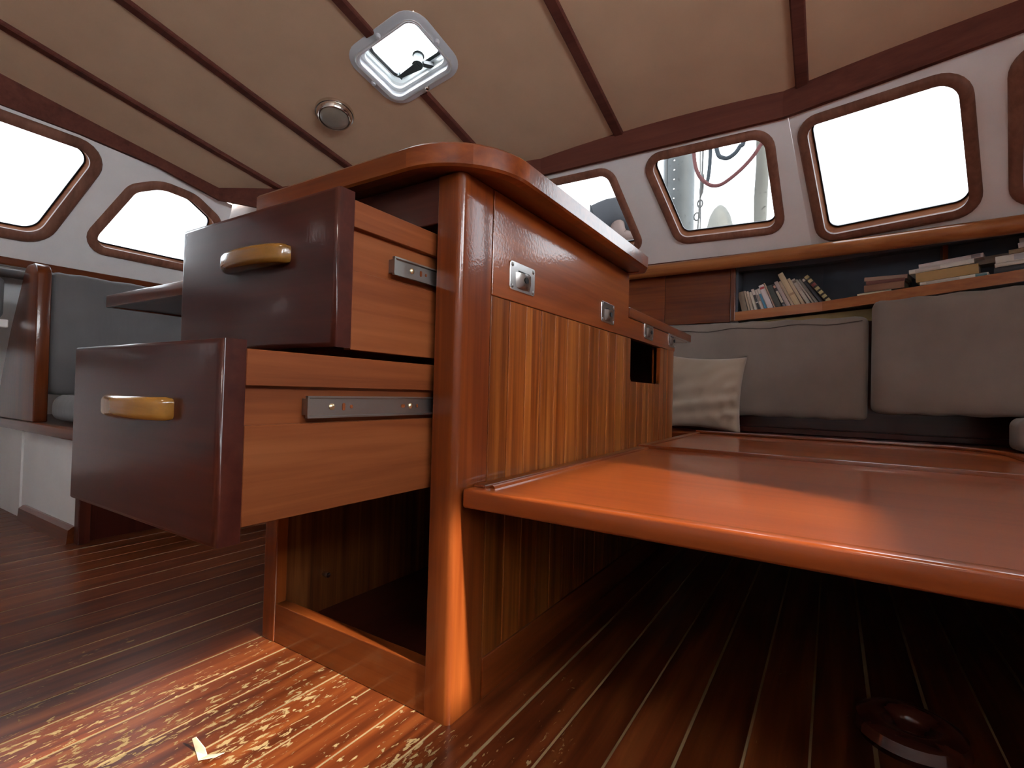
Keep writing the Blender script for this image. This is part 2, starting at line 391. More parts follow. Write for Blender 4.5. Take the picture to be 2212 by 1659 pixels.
# ceiling panels between the strips
STRIPS = [-2.152, -1.727, -1.066, -.36, .426, 1.20]
ceil = thing('ceiling', (0, 0, 1.9), 'beige fabric ceiling panels between dark strips', kind='structure')
HX0, HX1, HY0, HY1 = -1.215, -.850, .725, 1.000
CX0, CX1, CY0, CY1 = .58, 1.06, -1.75, -1.05      # unseen roof opening added to light the front wall, milky lid
HOLES = [(HX0, HX1, HY0, HY1), (CX0, CX1, CY0, CY1)]
edges = [XL-.05] + STRIPS + [XR+.05]
for a, b in zip(edges, edges[1:]):
    xs = sorted({a + (b-a)*i/6 for i in range(7)} | {h for h in (HX0, HX1, CX0, CX1) if a < h < b})
    hatch = [h for h in HOLES if a < h[1] and b > h[0]]
    if hatch:
        ys0 = sorted({round(YB-.05 + (1.06-(YB-.05))*i/20, 4) for i in range(21)} | {v for h in hatch for v in h[2:]})
        cols = [[(x, y) for y in ys0] + [(x, 1.06 + (yfront(x)+.13-1.06)*i/6) for i in range(1, 7)] for x in xs]
    else:
        cols = [[(x, YB-.05 + (yfront(x)+.13-(YB-.05))*i/26) for i in range(27)] for x in xs]
    bm = bmesh.new()
    lo = [[bm.verts.new((x, y, roof(x, y))) for x, y in c] for c in cols]
    hi = [[bm.verts.new((x, y, roof(x, y)+.03)) for x, y in c] for c in cols]
    def keep(i, j):
        cx = (cols[i][j][0]+cols[i+1][j][0])/2; cy = (cols[i][j][1]+cols[i][j+1][1])/2
        return not any(h[0] < cx < h[1] and h[2] < cy < h[3] for h in HOLES)
    ni, nj = len(cols)-1, len(cols[0])-1
    for i in range(ni):
        for j in range(nj):
            if not keep(i, j): continue
            bm.faces.new((lo[i][j], lo[i][j+1], lo[i+1][j+1], lo[i+1][j]))
            bm.faces.new((hi[i][j], hi[i+1][j], hi[i+1][j+1], hi[i][j+1]))
            for (p, q, ii, jj) in (((i, j), (i, j+1), i-1, j), ((i+1, j), (i+1, j+1), i+1, j), ((i, j), (i+1, j), i, j-1), ((i, j+1), (i+1, j+1), i, j+1)):
                if ii < 0 or jj < 0 or ii >= ni or jj >= nj or not keep(ii, jj):
                    bm.faces.new((lo[p[0]][p[1]], lo[q[0]][q[1]], hi[q[0]][q[1]], hi[p[0]][p[1]]))
    obj('panel', bm, M['ceiling'], ceil, smooth=True, angle=30)
cz = roof(.815, -1.375)
dd = thing('fill_light_opening', (.815, -1.375, cz), 'added roof opening with milky lid behind the camera, for more light', kind='structure')
for (x0, x1, y0, y1) in ((CX0-.03, CX0+.01, CY0-.03, CY1+.03), (CX1-.01, CX1+.03, CY0-.03, CY1+.03), (CX0, CX1, CY0-.03, CY0+.01), (CX0, CX1, CY1-.01, CY1+.03)):
    obj('coaming', box(x0, x1, y0, y1, cz-.035, cz+.05, .003), M['mahogany_x'], dd)
obj('diffuser_pane', box(CX0-.02, CX1+.02, CY0-.02, CY1+.02, cz+.051, cz+.058), M['milky'], dd)
tn = 1
for x in STRIPS:
    for y0, y1 in (([(YB, HY0-.024), (HY1+.024, None)]) if HX0 < x < HX1 else [(YB, None)]):
        y1 = yfront(x) if y1 is None else y1
        n = 24; loops = []
        for i in range(n+1):
            y = y0 + (y1-y0)*i/n; z = roof(x, y)
            loops.append([Vector(c) for c in ((x-.024, y, z+.004), (x-.024, y, z-.008), (x-.019, y, z-.013), (x+.019, y, z-.013), (x+.024, y, z-.008), (x+.024, y, z+.004))])
        o = obj('trim_%d' % tn, add_loops(bmesh.new(), loops, caps=True), M['trim_wood'], smooth=True, angle=30)
        tag(o, 'narrow dark wooden strip on the beige ceiling', kind='structure'); tn += 1
# edge beam around the coachroof
path = [(x, y, zb, roof(x, y)+.02) for x, y, zb in TRIM]
o = obj('trim_%d' % tn, band(path, .02, 1), M['trim_wood']); tag(o, 'dark wooden beam along the ceiling edge above the windows', kind='structure'); tn += 1

# ---- walls with window openings: a facet is origin, u, v; 2D points (u, v)
class Facet:
    def __init__(s, o, u, v, inside):
        s.o = Vector(o); s.u = Vector(u).normalized(); v = Vector(v); s.v = (v - s.u*v.dot(s.u)).normalized()
        s.n = s.u.cross(s.v)
        if s.n.dot(Vector(inside)-s.o) < 0: s.n = -s.n          # n points into the cabin
    def P(s, p, h=0.0): return s.o + s.u*p[0] + s.v*p[1] + s.n*h
    def to(s, w): d = Vector(w)-s.o; return (d.dot(s.u), d.dot(s.v))
def wall_mesh(f, outer, holes, t):
    bm = bmesh.new(); polys = [[Vector((p[0], p[1], 0)) for p in L] for L in [outer]+holes]
    flat = [p for L in polys for p in L]
    tris = tessellate_polygon(polys)
    A = [bm.verts.new(f.P(p, 0)) for p in flat]; B = [bm.verts.new(f.P(p, -t)) for p in flat]
    for a, b, c in tris:
        try: bm.faces.new((A[a], A[b], A[c])); bm.faces.new((B[c], B[b], B[a]))
        except ValueError: pass
    i = 0
    for L in polys:
        n = len(L)
        for k in range(n): bm.faces.new((A[i+k], A[i+(k+1) % n], B[i+(k+1) % n], B[i+k]))
        i += n
    return bm
wn = 1
def window(f, pts, r, label, fw=.036, depth=.06, proud=.014, n=7, pane='smoked_pane'):
    """frame ring, jamb and pane for the opening pts (2D corner points)"""
    global wn
    rr = r if isinstance(r, (list, tuple)) else [r]*len(pts)
    def loop(off): return round_poly(offset_poly(pts, off), [max(q+off, .004) for q in rr], n)
    c = sum((f.P(p) for p in pts), Vector())/len(pts)
    w = thing('window_%d' % wn, c, label, kind='structure'); wn += 1
    L = [(-.004, -.004), (-.004, proud*.6), (.004, proud), (fw*.5, proud*1.15), (fw-.008, proud), (fw, proud*.45), (fw, -.003)]
    obj('frame', add_loops(bmesh.new(), [[f.P(p, h) for p in loop(o)] for o, h in L], closed_ring=True), M['frame_wood'], w, smooth=True, angle=50)
    J = [(-.003, -.002), (-.003, -depth), (.011, -depth), (.011, -.002)]
    obj('jamb', add_loops(bmesh.new(), [[f.P(p, h) for p in loop(o)] for o, h in J], closed_ring=True), M['jamb'], w, smooth=True, angle=50)
    S = [(-.003, -depth+.002), (-.010, -depth+.004), (-.010, -depth-.003), (-.003, -depth-.004)]
    obj('seal', add_loops(bmesh.new(), [[f.P(p, h) for p in loop(o)] for o, h in S], closed_ring=True), M['black'], w)
    pl = loop(-.004); bm = bmesh.new()
    add_loops(bm, [[f.P(p, h) for p in pl] for h in (-depth-.0005, -depth-.006)], caps=True)
    obj('pane', bm, M[pane], w)
    return loop(.010)
HC = (0, 0, 1.2)
# facet A: raked front, x measured directly
A0 = Vector((0, 2.12, 1.30)); FA = Facet(A0, (1, 0, 0), (0, -.42, .45), HC)
def a(x, z): return (x, (z-1.30)/.45*.61555)
# facet B: the next raked panel to the right
B0 = Vector((.457, 2.12, 1.30)); B1 = Vector((.376, 1.70, 1.75)); B2 = Vector((1.044, 1.50, 1.75))
FB = Facet(B0, B2-B1, B1-B0, HC)
def b(x, z):
    # point of plane B with given x and z
    n = FB.n; y = B0.y - (n.x*(x-B0.x) + n.z*(z-B0.z))/n.y
    return FB.to((x, y, z))
FL = Facet((-2.70, 0, 1.14), (0, 1, 0), (.30, 0, .56), HC)
def lw(y, z): return (y, (z-1.14)/.56*.6353)
FR = Facet((XR, 0, 0), (0, 1, 0), (0, 0, 1), HC)
D0 = Vector((-2.74, .752, 0)); D1 = Vector((-.98, 1.77, 0)); FD = Facet(D0, D1-D0, (0, 0, 1), HC); DL = (D1-D0).length

h1 = window(FA, [a(-.90, 1.715), a(-.445, 1.712), a(-.372, 1.405), a(-.83, 1.41)], [.06, .05, .035, .05], 'raked front window half hidden by the counter, person outside')
h2 = window(FA, [a(-.228, 1.722), a(.283, 1.720), a(.312, 1.405), a(-.135, 1.412)], [.05, .06, .04, .05], 'raked front window showing mast and red rope outside')
o = obj('wall_front', wall_mesh(FA, [a(-1.02, 1.25), a(.466, 1.25), a(.3735, 1.764), a(-1.02, 1.764)], [h1, h2], .045), M['white_wall'])
tag(o, 'white raked wall between the front windows', kind='structure')
h3 = window(FB, [b(.436, 1.716), b(.902, 1.704), b(.996, 1.342), b(.510, 1.342)], [.05, .07, .06, .045], 'largest raked front window, blank white sky behind it')
h4 = window(FB, [b(1.052, 1.700), b(1.50, 1.69), b(1.60, 1.34), b(1.130, 1.338)], [.05, .07, .06, .05], 'front window cut off at the right edge of the picture')
o = obj('wall_right_front', wall_mesh(FB, [b(.464, 1.25), b(2.05, 1.25), b(1.98, 1.764), b(.3745, 1.764)], [h3, h4], .045), M['white_wall'])
tag(o, 'white raked wall around the large front window', kind='structure')
hl1 = window(FL, [lw(-.60, 1.672), lw(.258, 1.656), lw(.105, 1.262), lw(-.78, 1.240)], [.07, .06, .08, .07], 'left side window cut off at the left edge of the picture', fw=.045)
hl2 = window(FL, [lw(.430, 1.552), lw(.535, 1.603), lw(.690, 1.592), lw(.835, 1.520), lw(.83, 1.265), lw(.295, 1.266)], [.06, .15, .15, .05, .05, .05], 'left side window with an arched top behind the upper drawer', fw=.04)
o = obj('wall_left', wall_mesh(FL, [lw(YB-.05, 1.09), lw(.95, 1.09), lw(.90, 1.63), lw(.80, 1.64), lw(.49, 1.700), lw(.17, 1.722), lw(YB-.05, 1.722)], [hl1, hl2], .05), M['white_wall'])
tag(o, 'white wall with raked side windows on the left', kind='structure')
hd = window(FD, [(1.12, 1.56), (1.70, 1.60), (1.72, 1.25), (1.16, 1.22)], .05, 'corner window hidden behind the tall counter')
o = obj('wall_corner', wall_mesh(FD, [(-.02, 1.0), (DL+.04, 1.0), (DL+.04, 1.80), (.4, 1.68), (-.02, 1.68)], [hd], .045), M['white_wall'])
tag(o, 'white angled wall joining left and front walls', kind='structure')
o = obj('wall_return', prism([(1.66, 1.0), (2.22, 1.0), (2.22, 1.28), (1.74, 1.82), (1.66, 1.82)], 'x', -1.06, -.985), M['white_wall']); tag(o, 'white return beside the front windows', kind='structure')
# right wall: long side window the sun comes through, and the open companion door further aft
hr1 = window(FR, [(-.66, 1.695), (.455, 1.695), (.255, 1.300), (-.84, 1.300)], .06, 'long side window on the right, sun coming in', pane='pane')
hr2 = window(FR, [(-1.95, 1.695), (-.95, 1.695), (-1.12, 1.300), (-2.10, 1.300)], .06, 'second side window on the right, behind the camera', pane='pane')
o = obj('wall_right', wall_mesh(FR, [(YB-.05, 0), (2.35, 0), (2.35, 2.5), (YB-.05, 2.7)], [hr1, hr2], .05), M['white_wall'])
tag(o, 'white wall on the right with long side windows', kind='structure')
FK = Facet((0, YB-.03, 0), (1, 0, 0), (0, 0, 1), HC)
o = obj('wall_back', wall_mesh(FK, [(-3.12, 0), (2.05, 0), (2.05, 2.7), (-3.12, 2.7)], [], .05), M['white_paint']); tag(o, 'white bulkhead behind the camera', kind='structure')
# lower walls
o = obj('wall_left_lower', box(-3.12, -3.06, YB-.05, 2.4, 0, 1.13), M['white_paint']); tag(o, 'white hull lining below the left side windows', kind='structure')
o = obj('wall_front_lower', box(-3.12, 2.05, 2.34, 2.40, 0, 1.30), M['white_paint']); tag(o, 'white hull lining behind the long settee', kind='structure')
o = obj('trim_%d' % tn, box(-3.07, -2.665, YB, .95, 1.100, 1.137, .006), M['mahogany_y']); tag(o, 'dark wooden ledge under the left side windows', kind='structure'); tn += 1
o = obj('trim_%d' % tn, prism([(-3.07, .951), (-2.66, .78), (-.98, 1.76), (-1.0, 2.36), (-3.07, 2.36)], 'z', 1.095, 1.13), M['mahogany_x']); tag(o, 'wooden ledge below the corner window', kind='structure'); tn += 1

# ================================================================== DRAWER CABINET
cab = thing('drawer_cabinet', (-.275, .7, 0), 'tall varnished mahogany cabinet with two drawers pulled open', 'cabinet')
def part(name, bm, mat, parent=None, **k): return obj(name, bm, M[mat], parent or cab, **k)
part('corner_post', prism(round_poly([(-.055, 0), (0, 0), (0, .094), (-.055, .094)], [.002, .012, .002, .002], 6), 'z', 0, .957), 'mahogany_z', smooth=True)
part('stile', box(-.55, -.505, 0, .03, 0, .957, .003), 'mahogany_z')
part('bottom_rail', box(-.505, -.055, .002, .030, 0, .085, .002), 'mahogany_x')
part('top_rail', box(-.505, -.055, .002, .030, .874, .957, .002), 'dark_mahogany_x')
YS = [.095 + .06533*i for i in range(13)] + [.879+.0654*i for i in range(1, 6)] + [1.253, 1.300]
for i, (y0, y1) in enumerate(zip(YS, YS[1:])):
    g = .0014; zt = .757 if (y1 < .88 or y0 > 1.205) else .619
    pts = [(y0+g, .077), (y1-g, .077), (y1-g, zt), (y0+g, zt)]
    if abs(y0-.879) < .002:
        pts = [(y0+g, .077), (y1-g, .077), (y1-g, .619)] + [(y0+.014-.0131*math.sin(t), .633-.014*math.cos(t)) for t in [k*math.pi/16 for k in range(9)]] + [(y0+g, .633)]
    elif zt < .7 and i == 16:
        pts = [(y0+g, .077), (y1-g, .077), (y1-g, .633)] + [(y1-.014+.0131*math.cos(t), .633-.014*math.sin(t)) for t in [k*math.pi/16 for k in range(9)]] + [(y0+g, .619)]
    part('plank', prism(pts, 'x', -.013, 0, .0012, 1), 'plank')
part('end_post', prism(round_poly([(-.03, 1.3005), (0, 1.3005), (0, 1.40), (-.03, 1.40)], [.001, .001, .008, .001], 4), 'z', .0, .819), 'plank', smooth=True)
part('upper_panel', prism([(.0955, .758), (1.40, .758), (1.40, .8195), (.846, .8195), (.846, .957), (.0955, .957)], 'x', -.02, .0015, .001, 1), 'mahogany_y')
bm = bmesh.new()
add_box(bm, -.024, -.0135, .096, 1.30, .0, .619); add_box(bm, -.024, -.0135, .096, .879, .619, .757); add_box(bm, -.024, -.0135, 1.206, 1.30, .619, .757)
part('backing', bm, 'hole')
part('plinth', box(-.013, .002, .096, 1.30, 0, .0755, .002), 'mahogany_y')
bm = bmesh.new(); add_box(bm, -.03, -.001, 1.206, 1.216, .62, .757)
part('opening_jamb', bm, 'mahogany_z')
part('side_panel', box(-.55, -.535, .031, 1.40, 0, .957, .001), 'lining')
part('inner_lining', box(-.534, -.520, .031, .60, .02, .957), 'lining')
part('end_panel', box(-.534, -.031, 1.385, 1.40, 0, .819), 'dark_mahogany_z')
part('upper_end_panel', box(-.534, -.021, .831, .846, .83, .957), 'dark_mahogany_z')
part('inner_partition', box(-.519, -.026, .60, .615, .02, .82), 'dark_mahogany_z')
part('cabinet_floor', box(-.534, -.056, .031, 1.384, .0, .02), 'dark_mahogany_y')
part('floor_knob', lathe([(.0, .0), (.006, 0), (.008, .012), (.006, .018), (0, .019)], (-.519, .14, .11), (1, 0, 0), 14), 'steel', smooth=True)

def drawer(y0, zb, zt, groove, slide_y, slide_z, hz, screws, what, fz):
    """y0 = back face of the drawer front"""
    g0, g1 = groove; ye = .40
    bm = bmesh.new()
    add_box(bm, -.516, -.504, y0+.001, ye, zb, zt)                       # far side
    add_box(bm, -.504, -.082, ye-.012, ye, zb, zt)                      # back
    add_box(bm, -.504, -.082, y0+.001, ye-.012, zb+.008, zb+.016)        # bottom
    d = part('drawer', bm, 'oiled_side'); d['label'] = what
    bm = bmesh.new()
    add_box(bm, -.082, -.066, y0+.001, ye, g1, zt, .0008, 1); add_box(bm, -.082, -.066, y0+.001, ye, zb, g0, .0008, 1); add_box(bm, -.082, -.076, y0+.001, ye, g0-.0005, g1+.0005)
    part('side', bm, 'oiled_side', d)
    bm = box(-.5205, -.0655, y0-.032, y0, fz[0], fz[1])
    es = [e for e in bm.edges if all(abs(v.co.y-(y0-.032)) < 1e-4 for v in e.verts)]
    bmesh.ops.bevel(bm, geom=es, offset=.007, segments=3, profile=.55, affect='EDGES')
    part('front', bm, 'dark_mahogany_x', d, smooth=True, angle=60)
    # handle: bowed finger pull
    yf = y0-.032; cx = -.262; L = .090
    pl = [(cx+L, yf+.002)] + [(cx+L*math.cos(t)*(1.0), yf-.034*abs(math.sin(t))**.68) for t in [math.pi*k/24 for k in range(1, 24)]] + [(cx-L, yf+.002)]
    part('handle', prism(pl, 'z', hz-.0155, hz+.0155, .011, 5), 'handle', d, smooth=True, angle=60)
    s0, s1 = slide_z; bm = bmesh.new()
    prof = [(-.0655, s0), (-.0600, s0), (-.0600, s0+.0025), (-.0640, s0+.0035), (-.0640, s1-.0035), (-.0600, s1-.0025), (-.0600, s1), (-.0655, s1)]
    A = [bm.verts.new((x, slide_y, z)) for x, z in prof]; B = [bm.verts.new((x, .30, z)) for x, z in prof]; n = len(prof)
    bm.faces.new(A[::-1]); bm.faces.new(B)
    for i in range(n): bm.faces.new((A[i], A[(i+1) % n], B[(i+1) % n], B[i]))
    add_box(bm, -.076, -.0655, slide_y+.002, .30, s0+.004, s1-.004)
    add_box(bm, -.0640, -.0605, slide_y, slide_y+.003, s0+.002, s1-.002)
    part('slide', bm, 'slide_steel', d)
    zc = (s0+s1)/2
    for (yy, kind) in screws:
        if kind == 's':
            part('screw', lathe([(.0048, -.0005), (.0048, .001), (.003, .0024), (0, .0026)], (-.064, yy, zc), (1, 0, 0), 16), 'brass', d, smooth=True)
        else:
            hw, hh = kind; part('slot', prism(round_poly([(yy-hw, zc-hh), (yy+hw, zc-hh), (yy+hw, zc+hh), (yy-hw, zc+hh)], min(hw, hh)*.9, 4), 'x', -.0645, -.0634), 'oiled_side', d)
    return d
drawer(-.176, .632, .859, (.752, .818), -.096, (.762, .792), .782, [(-.052, 's'), (-.030, (.0025, .005)), (-.017, (.0022, .0025))], 'upper drawer pulled partly open', (.634, .870))
drawer(-.334, .399, .620, (.524, .574), -.249, (.531, .562), .541, [(-.207, 's'), (-.186, (.0025, .0055)), (-.172, (.0025, .0028)), (-.064, (.0045, .0028)), (-.046, 's'), (-.030, (.0022, .003))], 'lower drawer pulled further open', (.380, .6305))

# flush stainless latches on the long side
def latch(yc, zc, first=False):
    p = round_poly([(yc-.049, zc-.029), (yc+.049, zc-.029), (yc+.049, zc+.029), (yc-.049, zc+.029)], .006, 4)
    bm = bmesh.new(); add_prism(bm, p, 'x', .0012, .0042, .0008, 1)
    l = part('latch', bm, 'steel', smooth=True, angle=30); l['label'] = 'stainless flush latch plate'
    # bowed tongue
    n = 10; loops = []
    for i in range(n+1):
        t = i/n; yy = yc-.028 + .060*t; h = .0042 + .0085*math.sin(math.pi*min(1, t*.62+.38))*(1 if t > 0 else 1)
        h = .0042 + .010*(1-abs(2*t-1)**2.2)
        loops.append([Vector((.003, yy, zc-.022)), Vector((h*.6, yy, zc-.022)), Vector((h, yy, zc-.010)), Vector((h, yy, zc+.008)), Vector((.003, yy, zc+.010))])
    part('tongue', add_loops(bmesh.new(), loops, caps=True), 'steel', l, smooth=True, angle=50)
    bm = bmesh.new(); add_lathe(bm, [(0, .0005), (1, .0005), (1, .0), (0, 0)], (0, 0, 0), (1, 0, 0), 18)
    for v in bm.verts: v.co = Vector((v.co.x*2 + .0140, yc-.001+v.co.y*.0075, zc-.005+v.co.z*.0065))
    part('keyhole', bm, 'hole', l)
    bm = bmesh.new(); add_box(bm, .0040, .0046, yc-.018, yc+.026, zc+.0105, zc+.0135)
    part('tongue_gap', bm, 'hole', l)
    for sy in (-1, 1):
        for sz in (-1, 1):
            part('screw', lathe([(.0042, 0), (.0042, .0008), (.0022, .0016), (0, .0017)], (.0040, yc+sy*.041, zc+sz*.0215), (1, 0, 0), 12), 'slide_steel', l, smooth=True)
for yc, zc in ((.201, .809), (.670, .807), (1.052, .800), (1.351, .800)): latch(yc, zc)

# ---- countertop with banded edge
ct = thing('countertop', (-.24, .4, .957), 'thick glossy mahogany countertop with rounded corner on the tall cabinet', 'countertop')
ZB, ZT = .9575, 1.0
arc = [(-.088 + .158*math.sin(t), .108 - .158*math.cos(t)) for t in [math.pi/2*k/16 for k in range(17)]]
outl = [(-.545, -.050)] + arc + [(.070, .815), (.048, .862), (-.545, .862)]
inner = offset_poly(outl, -.024)
obj('top_panel', prism(inner, 'z', ZB+.002, ZT-.001), M['mahogany_y'], ct)
def edge(i0, i1):
    bm = bmesh.new(); loops = []
    for i in range(i0, i1+1):
        o_ = Vector(outl[i]); n_ = Vector(inner[i]); q = (n_-o_).normalized()*.004
        loops.append([Vector((n_.x, n_.y, ZB)), Vector((o_.x+q.x, o_.y+q.y, ZB)), Vector((o_.x, o_.y, ZB+.004)), Vector((o_.x, o_.y, ZT-.005)), Vector((o_.x+q.x*1.4, o_.y+q.y*1.4, ZT)), Vector((n_.x, n_.y, ZT))])
    add_loops(bm, loops, caps=True); obj('edge_band', bm, M['mahogany_x'], ct, smooth=True, angle=35)
for i0, i1 in ((0, 1), (1, 9), (9, 17), (17, 18), (18, 19), (19, 20)): edge(i0, i1)
bm = bmesh.new(); o_, n_ = outl, inner
add_prism(bm, [o_[0], n_[0], n_[-1], o_[-1]], 'z', ZB, ZT, .002, 1); obj('edge_band', bm, M['mahogany_y'], ct)

# ---- lower side shelf at the far end of the cabinet
lc = thing('side_leaf', (-.26, 1.25, .82), 'lower mahogany side shelf jutting past the far end of the cabinet', 'shelf')
obj('top_board', box(-.54, -.012, .85, 1.655, .8205, .850, .003), M['mahogany_y'], lc)
obj('edge_band', box(-.012, .006, .85, 1.66, .8205, .853, .003), M['mahogany_y'], lc)
obj('end_band', box(-.54, -.012, 1.655, 1.672, .8205, .853, .003), M['mahogany_x'], lc)

# ================================================================== LOW BOARD (settee infill)
bd = thing('low_platform', (.6, .48, .372), 'low glossy mahogany platform board beside the cabinet, sunlit', 'platform')
XE = 1.30
obj('front_nosing', box(.004, XE, .017, .048, .371, .4045, .005, 3), M['board'], bd, smooth=True)
obj('side_fillet', box(.004, .030, .049, .955, .375, .4075, .003), M['mahogany_y'], bd)
obj('side_moulding', tube([(.038, .060, .4025), (.038, .95, .4025)], .0055, 8), M['mahogany_y'], bd, smooth=True)
obj('panel', box(.031, XE, .049, .955, .376, .4022, .0015, 1), M['board'], bd)
b2 = thing('inner_platform', (.6, 1.4, .372), 'second mahogany platform board beyond the raised lip, nearer the settee', 'platform')
obj('front_lip', box(.004, XE, .957, .985, .374, .4135, .004), M['mahogany_x'], b2, smooth=True)
obj('panel', box(.031, XE, .986, 1.772, .376, .4065, .0015, 1), M['board'], b2)
obj('side_fillet', box(.004, .030, .986, 1.772, .375, .412, .003), M['mahogany_y'], b2)
fid = [(.010, 1.782, .412), (.85, 1.782, .412)] + [(.85+.19*math.sin(t), 1.592+.19*math.cos(t), .412) for t in [math.pi/2*k/12 for k in range(1, 13)]] + [(1.04, 1.00, .412)]
obj('fiddle', tube(fid, .0085, 10), M['mahogany_x'], b2, smooth=True)
# support panel far right under the boards
o = obj('platform_support', box(1.22, 1.25, .05, 1.77, 0, .3715, .002), M['dark_mahogany_y']); tag(o, 'dark upright panel carrying the low platform', 'panel')
o = obj('turned_ring', lathe([(.030, .0), (.075, .0), (.082, .012), (.076, .028), (.058, .036), (.040, .034), (.030, .026), (.026, .012), (.030, .0)], (.665, .42, .0), (0, 0, 1), 32), M['ring'], smooth=True)
tag(o, 'dark glossy round ring fitting on the floor under the low platform', 'fitting')

# ================================================================== LONG SETTEE (front)
st = thing('settee', (.7, 2.05, 0), 'long mahogany settee base running under the bookshelf', 'settee')
obj('seat_board', box(-.55, 1.99, 1.795, 2.33, .374, .4035, .003), M['mahogany_x'], st)
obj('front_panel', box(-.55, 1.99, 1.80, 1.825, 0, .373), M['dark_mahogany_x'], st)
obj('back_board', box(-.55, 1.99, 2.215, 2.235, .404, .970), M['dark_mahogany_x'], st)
obj('back_moulding', box(-.55, 1.99, 2.17, 2.214, .404, .432, .004), M['dark_mahogany_x'], st)
o = obj('yellowed_board', prism([(.150, .93), (.72, .955), (.72, 1.012), (.150, .972)], 'y', 2.193, 2.2125), M['yellow_board']); tag(o, 'yellowed strip of plywood between bookshelf lip and seat back', 'board')
def cushion_mesh(x0, x1, y0, y1, z0, z1, nx=26, nz=16, puff=.012, r=.03, tilt=0.0, seed=0, wr=.004):
    """upholstered slab: soft edges, bulging face (towards -y), slight puckers"""
    rr = random.Random(seed); bm = bmesh.new(); ph = [rr.uniform(0, 6.3) for _ in range(8)]
    add_box(bm, -1, 1, -1, 1, -1, 1)
    bmesh.ops.subdivide_edges(bm, edges=bm.edges[:], cuts=22, use_grid_fill=True)
    hx, hy, hz = (x1-x0)/2, (y1-y0)/2, (z1-z0)/2; c = Vector(((x0+x1)/2, (y0+y1)/2, (z0+z1)/2))
    for v in bm.verts:
        q = Vector((v.co.x*hx, v.co.y*hy, v.co.z*hz))
        # clustered sampling near edges
        for ax, hh in enumerate((hx, hy, hz)):
            t = q[ax]/hh; q[ax] = hh*(t*(1.5-.5*t*t))
        core = Vector((max(-hx+r, min(hx-r, q.x)), max(-hy+r, min(hy-r, q.y)), max(-hz+r, min(hz-r, q.z))))
        d = q-core
        if d.length > 1e-6: q = core + d.normalized()*min(r, d.length) if d.length > r else core + d
        u, w_ = q.x/hx, q.z/hz
        bulge = (1-u**4)*(1-w_**4)
        if q.y < 0: q.y -= puff*bulge
        else: q.y += puff*.3*bulge
        edgef = max(0, abs(w_)-.55)*2
        q.y += wr*math.sin(u*hx*70+ph[0]+w_*2)*edgef*.8 + wr*.5*math.sin(u*hx*31+ph[1])*(1-abs(w_))
        q.z += wr*.8*math.sin(u*hx*46+ph[2])*abs(w_)
        q.z += tilt*u*hx
        v.co = c+q
    return bm
def seat_back(name, x0, x1, y0, y1, z0, z1, tilt, label, seed, mat='taupe_fabric', piping=True, sh=0.0):
    t = thing(name, ((x0+x1)/2, (y0+y1)/2, z0), label, 'cushion')
    bm = cushion_mesh(x0, x1, y0, y1, z0, z1, tilt=tilt, seed=seed)
    for v in bm.verts: v.co.y -= sh*(v.co.x-x0)
    obj('cover', bm, M[mat], t, smooth=True, angle=70)
    if piping:
        zz = z1-.028; n = 24
        P_ = [(x0+.025 + (x1-x0-.05)*i/n, y0-.002-.008*(1-abs(2*i/n-1)**6), zz + tilt*((i/n)-.5)*(x1-x0) - .022*(1-(i/n))**1.0 + .006*math.sin(i*1.1)) for i in range(n+1)]
        obj('seam', tube(P_, .0022, 6), M['seam'], t, smooth=True)
    return t
seat_back('back_cushion', -.50, .682, 2.075, 2.185, .488, .962, 0.0, 'taupe back cushion with a puckered top seam, behind the small pillow', 3)
seat_back('back_cushion', .692, 1.95, 2.010, 2.118, .532, 1.026, .016, 'larger taupe back cushion under the stacked books on the right', 5, piping=False, sh=.26)
seat_back('seat_cushion', 1.105, 1.95, 1.78, 1.93, .405, .527, 0.0, 'taupe seat cushion with rounded end at the right picture edge', 8, piping=False)
# pillow
def pillow():
    bm = bmesh.new(); n = 34; S = .19; T = .065; rr = random.Random(4)
    V = {}
    def pt(i, j, side):
        u, v = 2*i/n-1, 2*j/n-1
        # pinched sides, pointed corners
        px = S*u*(1-.07*(1-u*u)*0 - .085*(1-v*v)*abs(u)**2) ; pz = S*v*(1-.085*(1-u*u)*abs(v)**2)
        th = T*((1-u**2)*(1-v**2))**.42
        r = math.hypot(u-.95, v+.2); r2 = math.hypot(u-.9, v+.85)
        wri = .008*math.sin(r*17+1)*math.exp(-1.2*r)*(1-u**8) + .007*math.sin(14*(v-.35*u)+2*u)*math.exp(-abs(v+.35)*2.2) + .007*math.sin(r2*20)*math.exp(-1.8*r2)
        th = max(0, th + (wri*1.35 if 0 < i < n and 0 < j < n else 0))
        return Vector((px, -th if side else th*.7, pz))
    for s in (0, 1):
        for i in range(n+1):
            for j in range(n+1):
                e = i in (0, n) or j in (0, n)
                key = (i, j, 0 if e else s)
                if key not in V: V[key] = bm.verts.new(pt(i, j, s))
    def g(i, j, s): return V[(i, j, 0 if (i in (0, n) or j in (0, n)) else s)]
    for s in (0, 1):
        for i in range(n):
            for j in range(n): bm.faces.new((g(i, j, s), g(i+1, j, s), g(i+1, j+1, s), g(i, j+1, s)))
    mt = Matrix.Translation((-.005, 1.985, .412+.186)) @ Matrix.Rotation(math.radians(-9), 4, 'X') @ Matrix.Rotation(math.radians(2.5), 4, 'Y')
    bmesh.ops.transform(bm, matrix=mt, verts=bm.verts)
    return bm
o = obj('pillow', pillow(), M['pillow'], smooth=True, angle=180); tag(o, 'small square beige linen pillow leaning against the back cushion', 'pillow')

